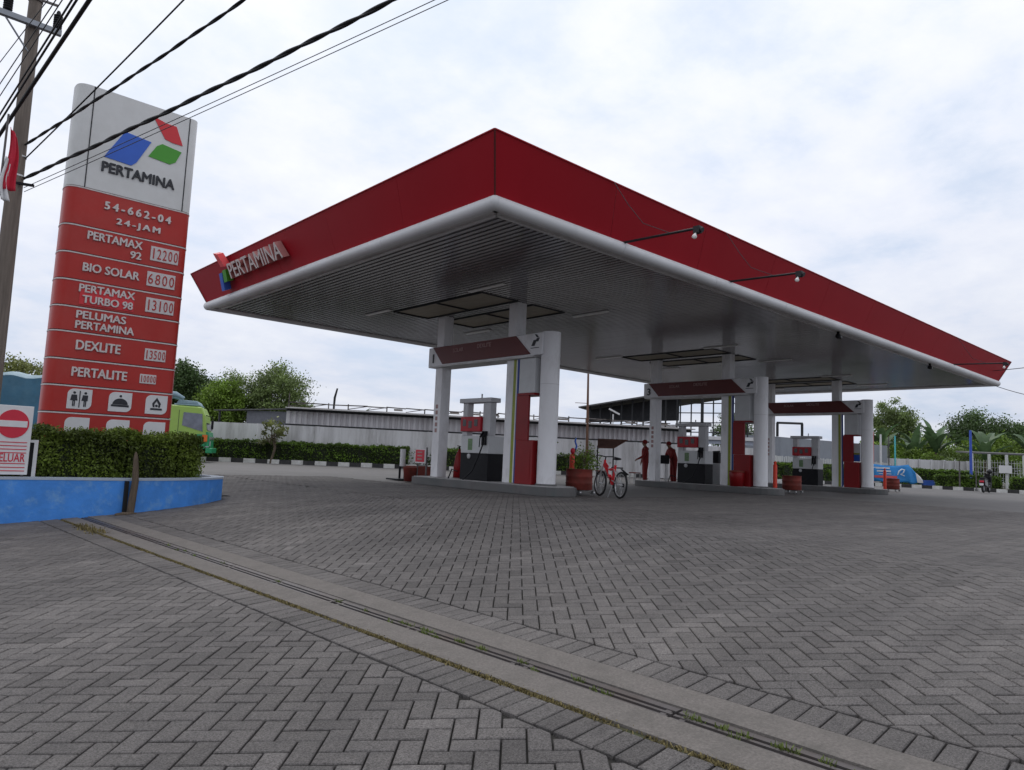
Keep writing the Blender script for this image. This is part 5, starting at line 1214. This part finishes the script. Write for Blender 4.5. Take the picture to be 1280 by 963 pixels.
a.build('stems', M['bark'], pt, world=True)
def bollard(loc, label, first=None):
    if first: return copy_thing(first, loc, label)
    t = thing('orange_bollard', loc, label, 'bollard', 'orange bollards at the island ends')
    a = MB(); a.lathe([(0, 0), (.17, 0), (.16, .05), (.07, .07), (0, .07)], n=18); a.build('foot', M['dark'], t)
    a = MB(); a.lathe([(.068, .07), (.068, .95), (.05, .99), (.03, 1.0), (.05, 1.03), (.05, 1.07), (.0, 1.1)], n=18); a.build('post', M['orange'], t)
    return t
b1 = bollard((13.72, 12.73, .0), 'orange bollard with a small ribboned top behind the nearest drum')
bollard((23.0, 11.95, 0), 'plain orange bollard at the end of the middle island', b1)
bollard((35.6, 13.05, 0), 'dark red orange bollard in front of the blue banner', b1)
rb = thing('ribbon', (13.72, 12.73, 1.0), 'blue and red ribbon tied to the top of the nearest orange bollard', 'ribbon')
a = MB(); a.ball((13.69, 12.69, 1.07), .07, .06, .08); a.build('red_bow', M['sign_red'], rb, world=True)
a = MB(); a.tube([(13.76, 12.68, 1.05), (13.80, 12.66, 1.2), (13.76, 12.68, 1.32), (13.78, 12.68, 1.42)], .025, 6); a.build('blue_tail', M['blue_logo'], rb, world=True)

# bicycle
bk = thing('bicycle', (0, 0, 0), 'red and silver mountain bike leaning on its stand beside the rusty drum', 'bicycle')
RW = .325
def wheel(x):
    a = MB(); a.torus((x, 0, RW), RW - .026, .026, (0, 1, 0), 36, 8); w_ = a.build('wheel', M['rubber'], bk)
    a = MB(); a.torus((x, 0, RW), RW - .058, .013, (0, 1, 0), 36, 6); a.build('rim', M['alu'], w_)
    a = MB()
    for k in range(18): t = k * math.pi / 9; a.bar((x, .02 * (-1) ** k, RW), (x + (RW - .06) * math.cos(t), 0, RW + (RW - .06) * math.sin(t)), .003)
    a.cyl((x, -.05, RW), (x, .05, RW), .022, n=10); a.build('spokes', M['alu'], w_)
wheel(0.53); wheel(-.53)
T_ = lambda pts, r, nm, mt: MB().tube(pts, r, 10).build(nm, M[mt], bk)
T_([(.40, 0, .80), (.13, 0, .60), (-.10, 0, .34)], .045, 'frame', 'bike_red'); T_([(.38, 0, .84), (.1, 0, .68), (-.17, 0, .70)], .036, 'frame', 'bike_red'); T_([(-.19, 0, .80), (-.13, 0, .5), (-.10, 0, .32)], .032, 'frame', 'bike_red')
T_([(.385, 0, .92), (.40, 0, .76)], .03, 'head_tube', 'bike_red')
for s_ in (-.055, .055):
    T_([(.40, s_ * .8, .76), (.46, s_, .56), (.53, s_, RW)], .018, 'fork_leg', 'alu'); T_([(-.12, s_ * .5, .42), (-.53, s_, RW)], .015, 'chain_stay', 'alu'); T_([(-.17, s_ * .4, .70), (-.53, s_, RW)], .013, 'seat_stay', 'alu')
T_([(.38, 0, .92), (.36, 0, .99), (.40, 0, 1.0)], .016, 'stem', 'dark'); T_([(.28, -.31, 1.0), (.37, -.18, 1.02), (.40, 0, 1.0), (.37, .18, 1.02), (.28, .31, 1.0)], .014, 'handlebar', 'dark')
T_([(-.18, 0, .78), (-.21, 0, .93)], .014, 'seat_post', 'alu')
a = MB(); a.ball((-.22, 0, .95), .14, .065, .03); a.ball((-.28, 0, .955), .09, .09, .03); a.build('saddle', M['dark'], bk)
a = MB(); a.cyl((-.1, -.05, .32), (-.1, -.07, .32), .09, n=20); a.bar((-.1, -.08, .32), (-.05, -.09, .17), .018); a.bar((-.1, .08, .32), (-.15, .09, .47), .018); a.box(-.1, 0, -.15, -.08, .155, .175); a.box(-.2, -.1, .08, .15, .465, .485); a.build('crank', M['dark'], bk)
a = MB(); a.cyl((-.53, -.05, RW), (-.53, -.075, RW), .05, n=14); a.build('sprocket', M['dark'], bk)
a = MB(); a.cyl((.07, .0, .54), (.10, 0, .75), .035, n=12); a.build('bottle', M['sign_white'], bk)
a = MB(); a.bar((-.30, .1, .3), (-.42, .26, .0), .016); a.build('kickstand', M['alu'], bk)
a = MB(); a.prism([(-.80, .58), (-.52, .70), (-.50, .715), (-.82, .60)], -.03, .03, axis='y'); a.build('mudguard', M['dark'], bk)
p0, p1 = Vector((12.93, 10.32)), Vector((13.33, 11.29)); dv = p1 - p0
bk.scale = (.95, .95, .95); bk.location = ((p0.x + p1.x) / 2 - .09, (p0.y + p1.y) / 2 + .08, 0); bk.rotation_euler = (rad(4), 0, math.atan2(dv.y, dv.x))

# parasol roof on thin poles
ps = thing('parasol', (18.75, 15.45, 0), 'faded brown slanted shade cloth on two thin poles behind the bicycle', 'parasol')
a = MB(); a.add([(18.6, 16.1, 1.61), (19.35, 15.4, 1.61), (18.69, 15.45, 1.31), (18.2, 15.75, 1.30), (18.6, 16.1, 1.585), (19.35, 15.4, 1.585), (18.69, 15.45, 1.28), (18.2, 15.75, 1.27)], [(0, 1, 2, 3), (7, 6, 5, 4), (0, 4, 5, 1), (1, 5, 6, 2), (2, 6, 7, 3), (3, 7, 4, 0)]); a.build('shade_cloth', M['brown_cloth'], ps, world=True)
for x, y, z in ((18.32, 15.85, 1.36), (18.75, 15.52, 1.34)): a = MB(); a.cyl((x, y, 0), (x, y, z), .022, n=8); a.build('leg', M['dark'], ps, world=True)
a = MB(); a.box(18.5, 18.9, 15.2, 15.5, .62, .66); a.build('shelf', M['dark'], ps, world=True)

# ------------------------------------------------------------------ people
def person(loc, head_to, label, bend=0.0, arm=(.35, .15), arm2=(.05, .05)):
    J = {}; E_ = []; Rr = {}
    def j(n, p, r, par=None):
        J[n] = Vector(p); Rr[n] = r
        if par: E_.append((par, n))
    j('pelvis', (0, 0, .94), .155); j('waist', (0, 0, 1.10), .15, 'pelvis'); j('chest', (.01 + bend * .12, 0, 1.30), .165, 'waist'); j('collar', (bend * .18, 0, 1.43), .09, 'chest')
    j('neck', (.015 + bend * .2, 0, 1.50), .052, 'collar'); j('head', (.035 + bend * .24, 0, 1.585), .088, 'neck'); j('crown', (.02 + bend * .25, 0, 1.66), .088, 'head'); j('nose', (.115 + bend * .24, 0, 1.585), .018, 'head')
    for s_, nm in ((-1, 'r'), (1, 'l')):
        j('hip' + nm, (0, s_ * .09, .86), .115, 'pelvis'); j('knee' + nm, (.02, s_ * .10, .49), .088, 'hip' + nm); j('ankle' + nm, (-.01, s_ * .105, .09), .065, 'knee' + nm); j('toe' + nm, (.16, s_ * .12, .045), .04, 'ankle' + nm)
        ar = arm if s_ > 0 else arm2; bx = bend * .17
        j('sh' + nm, (bx, s_ * .185, 1.39), .075, 'collar'); j('el' + nm, (bx + ar[0] * .3, s_ * .23, 1.12), .06, 'sh' + nm); j('wr' + nm, (bx + ar[0], s_ * .2, .90 + ar[1]), .032, 'el' + nm)
        fd_ = (J['wr' + nm] - J['el' + nm]).normalized(); j('palm' + nm, J['wr' + nm] + fd_ * .07, .034, 'wr' + nm)
        for k in range(4):
            b0 = J['palm' + nm] + Vector((0, 0, (k - 1.5) * .019)); L1 = (.062, .072, .066, .05)[k]
            j('f%d' % k + nm, b0 + fd_ * L1 * .6, .0095, 'palm' + nm); j('g%d' % k + nm, b0 + fd_ * L1 + Vector((0, -s_ * .02, -.008)), .008, 'f%d' % k + nm)
        j('th' + nm, J['wr' + nm] + fd_ * .05 + Vector((0, -s_ * .035, .03)), .011, 'wr' + nm); j('ti' + nm, J['wr' + nm] + fd_ * .085 + Vector((0, -s_ * .04, .035)), .009, 'th' + nm)
    names = list(J); me = bpy.data.meshes.new('person'); me.from_pydata([J[n] for n in names], [(names.index(a), names.index(b)) for a, b in E_], [])
    o = bpy.data.objects.new('person', me); col.objects.link(o); o.modifiers.new('skin', 'SKIN'); sv = me.skin_vertices
    if not sv: me.attributes.new('skin', 'FLOAT', 'POINT')
    for i, n in enumerate(names): me.skin_vertices[0].data[i].radius = (Rr[n], Rr[n] * (1.25 if n in ('chest', 'waist', 'pelvis') else 1)); me.skin_vertices[0].data[i].use_root = n == 'pelvis'
    o.modifiers.new('sub', 'SUBSURF').levels = 1
    bpy.context.view_layer.update()
    m2 = bpy.data.meshes.new_from_object(o.evaluated_get(bpy.context.evaluated_depsgraph_get())); bpy.data.objects.remove(o)
    t = thing('person', loc, label, 'person', rz=head_to); m2.name = 'body'
    for mm in (M['coverall'], M['skin'], M['dark']): m2.materials.append(mm) if hasattr(m2.materials, 'append') else None
    hands = [J['wrl'], J['wrr']]
    for p in m2.polygons:
        c = p.center; p.use_smooth = True; p.material_index = 0
        if c.z > 1.49 or any((c - J['palm' + q]).length < .075 or (c - J['f1' + q]).length < .07 for q in 'lr'): p.material_index = 1
        if c.z < .085: p.material_index = 2
    b_ = bpy.data.objects.new('body', m2); col.objects.link(b_); b_.parent = t
    a = MB(); h = J['crown']; a.ball((h.x - .01, 0, h.z + .0), .105, .10, .095); a.prism([(h.x + .06, -.07), (h.x + .19, -.05), (h.x + .20, 0), (h.x + .19, .05), (h.x + .06, .07)], h.z + .005, h.z + .022); a.build('cap', M['coverall'], t)
    a = MB(); hd = J['head']
    for s_ in (-.03, .03): a.ball((hd.x + .078, s_, hd.z + .02), .012, n=8, k=5)
    a.build('eyes', M['dark'], t)
    return t
LEFTW = math.atan2(.67, -.74)
person((22.55, 17.05, 0), LEFTW, 'person in red uniform and cap standing upright by the middle island, facing left', 0.1, (.30, .10), (.1, .0))
person((24.0, 16.75, 0), LEFTW + .3, 'person in dark red uniform bending over the dark cash desk', 0.9, (.34, .16), (.3, .2))
ds = thing('cash_desk', (23.35, 16.95, 0), 'dark cash desk with papers between the two people in red', 'desk')
a = MB(); a.obox((23.35, 17.0, 1.02), (.74, -.67, 0), (.67, .74, 0), .75, .45, .34); a.build('desk_box', M['dark'], ds, world=True, bevel=.03)
for sx, sy in ((-.3, -.15), (.3, -.15), (-.3, .15), (.3, .15)):
    px, py = 23.35 + sx * .74 + sy * .67, 17.0 - sx * .67 + sy * .74; a = MB(); a.cyl((px, py, 0), (px, py, .85), .025, n=8); a.build('leg', M['alu'], ds, world=True)
st_ = None
for x, y, lb in ((21.6, 18.3, 'low red plastic stool left of the people, nearer one'), (22.9, 19.6, 'low red plastic stool left of the people, farther one'), (23.0, 17.9, 'red stool beneath the dark cash desk')):
    if st_ is None:
        st_ = thing('plastic_stool', (x, y, 0), lb, 'stool', 'red plastic stools'); a = MB(); a.box(-.17, .17, -.17, .17, .42, .46); a.build('seat', M['drum_red'], st_, bevel=.01)
        for sx in (-.14, .14):
            for sy in (-.14, .14): a = MB(); a.bar((sx, sy, .42), (sx * 1.15, sy * 1.15, 0), .03); a.build('leg', M['picket'], st_)
    else: copy_thing(st_, (x, y, 0), lb)

# things near the first island's far end
sg = thing('notice_stand', (12.25, 17.45, 0), 'small red notice on a thin stand beside the nearest gantry column', 'sign')
a = MB(); a.box(12.2, 12.235, 17.1, 17.14, 0, 1.02); a.box(12.2, 12.235, 17.55, 17.59, 0, .95); a.build('stand_frame', M['steel'], sg, world=True)
a = MB(); a.box(12.15, 12.18, 17.10, 17.62, .55, .98); a.build('board', M['sign_white'], sg, world=True)
a = MB(); a.box(12.14, 12.149, 17.14, 17.58, .59, .94); a.build('red_face', M['sign_red'], sg, world=True)
a = MB()
for k in range(3): a.box(12.131, 12.139, 17.24, 17.48, .65 + k * .1, .69 + k * .1)
a.build('text_lines', M['faded'], sg, world=True)
wb = thing('guide_post', (12.42, 18.67, 0), 'post with white upper half and black lower half left of the nearest island', 'post')
a = MB(); a.cyl((0, 0, .42), (0, 0, .95), .085, n=16); a.build('white_sleeve', M['sign_white'], wb)
a = MB(); a.cyl((-.05, .05, 0), (-.05, .05, .42), .035, n=8); a.cyl((.06, -.06, 0), (.06, -.06, .42), .035, n=8); a.box(-.35, .35, -.35, .35, 0, .04); a.build('dark_foot', M['dark'], wb)
tb = thing('planter_tub', (12.6, 18.0, 0), 'row of low red tubs beside the guide post', 'tub')
a = MB(); a.obox((12.75, 18.15, .27), (.55, -.83, 0), (.83, .55, 0), .9, .35, .36); a.build('tub', M['drum_red'], tb, world=True, bevel=.03)
a = MB(); a.lathe([(0, 0), (.17, 0), (.22, .4), (.24, .42), (.2, .40), (0, .36)], c=(12.1, 17.75, 0), n=18); a.build('pot', M['drum_red'], tb, world=True)
f = MB(); f.tone = []
for k in range(260): leaves(f, (12.85 + random.gauss(0, .2), 18.1 + random.gauss(0, .2), .5 + abs(random.gauss(.12, .15))), .08, U(.4, 1.2))
f.build('plant', M['leaf_dark'], tb, world=True)
ex = thing('fire_extinguisher', (12.5, 15.95, .2), 'red covered fire extinguisher beside the nearest square column', 'extinguisher')
a = MB(); a.lathe([(0, 0), (.15, 0), (.14, .35), (.10, .62), (.05, .74), (.03, .80), (0, .82)], n=18); a.build('cover', M['red_panel'], ex); a = MB(); a.cyl((0, 0, .8), (0, 0, .88), .025, n=8); a.bar((0, -.05, .88), (0, .1, .9), .02); a.build('valve', M['dark'], ex)
rbn = thing('red_bin', (22.2, 12.75, .2), 'small dark red bin at the foot of the middle gantry', 'bin')
rbn.location = (21.86, 12.72, .2); a = MB(); a.lathe([(0, 0), (.22, 0), (.25, .42), (.22, .5), (.0, .5)], n=18); a.build('bin_body', M['red_panel'], rbn); a = MB(); a.lathe([(.0, .54), (.2, .53), (.255, .50), (.255, .47)], n=18); a.build('lid', M['drum_red'], rbn)
wc = thing('white_cabinet', (23.4, 14.2, .2), 'small white cabinet with a dark machine on top behind the middle pump', 'cabinet')
a = MB(); a.box(23.15, 23.6, 14.15, 14.75, 0, .95); a.build('cabinet_body', M['disp_white'], wc, world=True, bevel=.015)
a = MB(); a.box(23.2, 23.55, 14.25, 14.65, .953, 1.35); a.bar((23.2, 14.2, 1.38), (23.55, 14.7, 1.38), .06); a.build('machine', M['dark'], wc, world=True, bevel=.02)
bs = thing('wall_poster', (31.4, 12.6, 1.3), 'blue and white poster in the opening of the farthest gantry', 'poster')
a = MB(); a.box(31.06, 31.1, 12.36, 12.98, 1.30, 2.05); a.build('poster_sheet', M['sign_white'], bs, world=True); a = MB(); a.box(31.05, 31.059, 12.37, 12.97, 1.31, 1.58); a.build('blue_band', M['blue_logo'], bs, world=True); a = MB(); a.box(31.05, 31.059, 12.37, 12.97, 1.585, 1.66); a.build('green_band', M['green_stripe'], bs, world=True)

# blue banner draped over a frame, blue block
bn = thing('banner', (55, 19.6, 0), 'blue promotional banner with pale lettering sagging over a low frame on the right', 'banner')
B0, B1, B2 = Vector((54.6, 20.95)), Vector((55.5, 18.75)), Vector((55.55, 17.7))
def bpt(s_, z): 
    p = B0.lerp(B1, min(s_, 1)) if s_ <= 1 else B1.lerp(B2, s_ - 1)
    return Vector((p.x + .05 * math.sin(s_ * 14 + z * 3), p.y, z))
a = MB(); ns, nz_ = 32, 8; V = []
for i in range(ns + 1):
    s_ = 2 * i / ns; top = 1.56 - .12 * math.sin(math.pi * min(s_, 1)) if s_ <= 1 else 1.55 - 1.2 * (s_ - 1); bot = .25 + .05 * math.sin(s_ * 9)
    for j in range(nz_ + 1): V.append(bpt(s_, bot + (top - bot) * j / nz_))
a.add(V, [(i * (nz_ + 1) + j, i * (nz_ + 1) + j + 1, (i + 1) * (nz_ + 1) + j + 1, (i + 1) * (nz_ + 1) + j) for i in range(ns) for j in range(nz_)], True)
o = a.build('cloth', M['banner_blue'], bn, world=True); o.modifiers.new('solid', 'SOLIDIFY').thickness = .02
def bpanel(s0, s1, z0, z1, nm, mt, off=.09):
    a = MB(); V = []
    for i in range(11):
        s_ = s0 + (s1 - s0) * i / 10; p = bpt(s_, 0); V += [(p.x - off, p.y - off * .4, z0), (p.x - off, p.y - off * .4, z1)]
    a.add(V, [(2 * i, 2 * i + 2, 2 * i + 3, 2 * i + 1) for i in range(10)]); o = a.build(nm, M[mt], bn, world=True); o.modifiers.new('solid', 'SOLIDIFY').thickness = .01
bpanel(.08, .70, .55, .72, 'coral_strip', 'banner_red'); bpanel(.06, .5, 1.2, 1.32, 'pale_lettering', 'banner_pale'); bpanel(.15, .58, .98, 1.10, 'pale_lettering', 'banner_pale'); bpanel(.2, .62, .82, .87, 'pale_lettering', 'banner_pale')
a = MB(); a.tube([(55.02, 19.3, .78), (55.05, 19.22, 1.05), (55.10, 19.05, 1.22), (55.16, 18.9, 1.18), (55.14, 18.95, .98), (55.08, 19.12, .86), (55.15, 18.88, .74)], [.03, .06, .05, .07, .05, .07, .03], 6); a.build('printed_emblem', M['banner_pale'], bn, world=True)
a = MB(); V = [bpt(1.45, 1.02), bpt(1.72, .72), bpt(1.98, .3), bpt(1.55, .32)]; a.add([(v.x - .1, v.y - .04, v.z) for v in V], [(0, 3, 2, 1)]); o = a.build('white_flap', M['sign_white'], bn, world=True); o.modifiers.new('solid', 'SOLIDIFY').thickness = .02
a = MB(); a.bar((54.7, 20.9, 0), (54.7, 20.9, 1.5), .05); a.bar((55.6, 18.8, 0), (55.6, 18.8, 1.5), .05); a.bar((54.7, 20.9, 1.45), (55.6, 18.8, 1.45), .04); a.build('frame', M['steel'], bn, world=True)
bb = thing('blue_block', (55.8, 17.2, 0), 'low blue painted concrete block right of the banner', 'block')
a = MB(); a.obox((55.75, 17.3, .26), (.62, -.78, 0), (.78, .62, 0), 1.15, .6, .45); a.build('block_body', M['blue_box'], bb, world=True, bevel=.03)
a = MB(); a.obox((55.75, 17.3, .5), (.62, -.78, 0), (.78, .62, 0), 1.18, .63, .03); a.build('block_cap', M['blue_pole'], bb, world=True)

# parked scooter
mo = thing('scooter', (48.4, 12.2, 0), 'dark scooter with a helmet on its mirror parked at the right kerb', 'scooter', rz=math.atan2(.02, 1.0))
for x in (.60, -.60):
    a = MB(); a.torus((x, 0, .27), .21, .06, (0, 1, 0), 24, 8); w_ = a.build('wheel', M['rubber'], mo); a = MB(); a.cyl((x, -.04, .27), (x, .04, .27), .15, n=18); a.build('rim', M['silver'], w_)
a = MB(); a.prism([(-.85, .62), (-.75, .42), (-.2, .30), (.25, .27), (.42, .35), (.40, .5), (.0, .42), (-.1, .72), (-.5, .76), (-.8, .78)], -.15, .15, axis='y'); a.build('body_shell', M['scooter'], mo, bevel=.05)
a = MB(); a.prism([(.25, .3), (.46, .32), (.50, .9), (.36, 1.02), (.30, .95), (.36, .6)], -.19, .19, axis='y'); a.build('leg_shield', M['scooter'], mo, bevel=.04)
a = MB(); a.prism([(-.82, .74), (.0, .70), (.05, .78), (-.4, .86), (-.80, .88)], -.13, .13, axis='y'); a.build('seat', M['dark'], mo, bevel=.04)
a = MB(); a.prism([(-.80, .45), (-.25, .36), (-.3, .62), (-.8, .72)], -.165, -.151, axis='y'); a.build('side_panel', M['silver'], mo); a = MB(); a.prism([(-.80, .45), (-.25, .36), (-.3, .62), (-.8, .72)], .151, .165, axis='y'); a.build('side_panel', M['silver'], mo)
a = MB(); a.tube([(.32, -.34, 1.03), (.37, -.1, 1.04), (.37, .1, 1.04), (.32, .34, 1.03)], .018, 8); a.box(.3, .46, -.12, .12, .95, 1.1); a.build('handlebar', M['dark'], mo)
a = MB(); a.box(-.92, -.86, -.1, .1, .6, .7); a.build('tail_lamp', M['sign_red'], mo); a = MB(); a.box(-.98, -.96, -.1, .1, .42, .54); a.build('number_plate', M['sign_white'], mo)
for s_ in (-1, 1): a = MB(); a.bar((.36, s_ * .2, 1.03), (.36, s_ * .3, 1.2), .014); a.ball((.35, s_ * .32, 1.24), .02, .065, .045); a.build('mirror', M['dark'], mo)
hm = thing('helmet', (48.2, 12.05, 1.0), 'black helmet hung on the parked scooter', 'helmet'); hm.location = (48.75, 12.1, 1.24)
a = MB(); a.ball((0, 0, 0), .16, .14, .15); a.build('shell', M['scooter'], hm); a = MB(); a.ball((.06, 0, -.02), .12, .115, .08); a.build('visor', M['glass_dark'], hm)
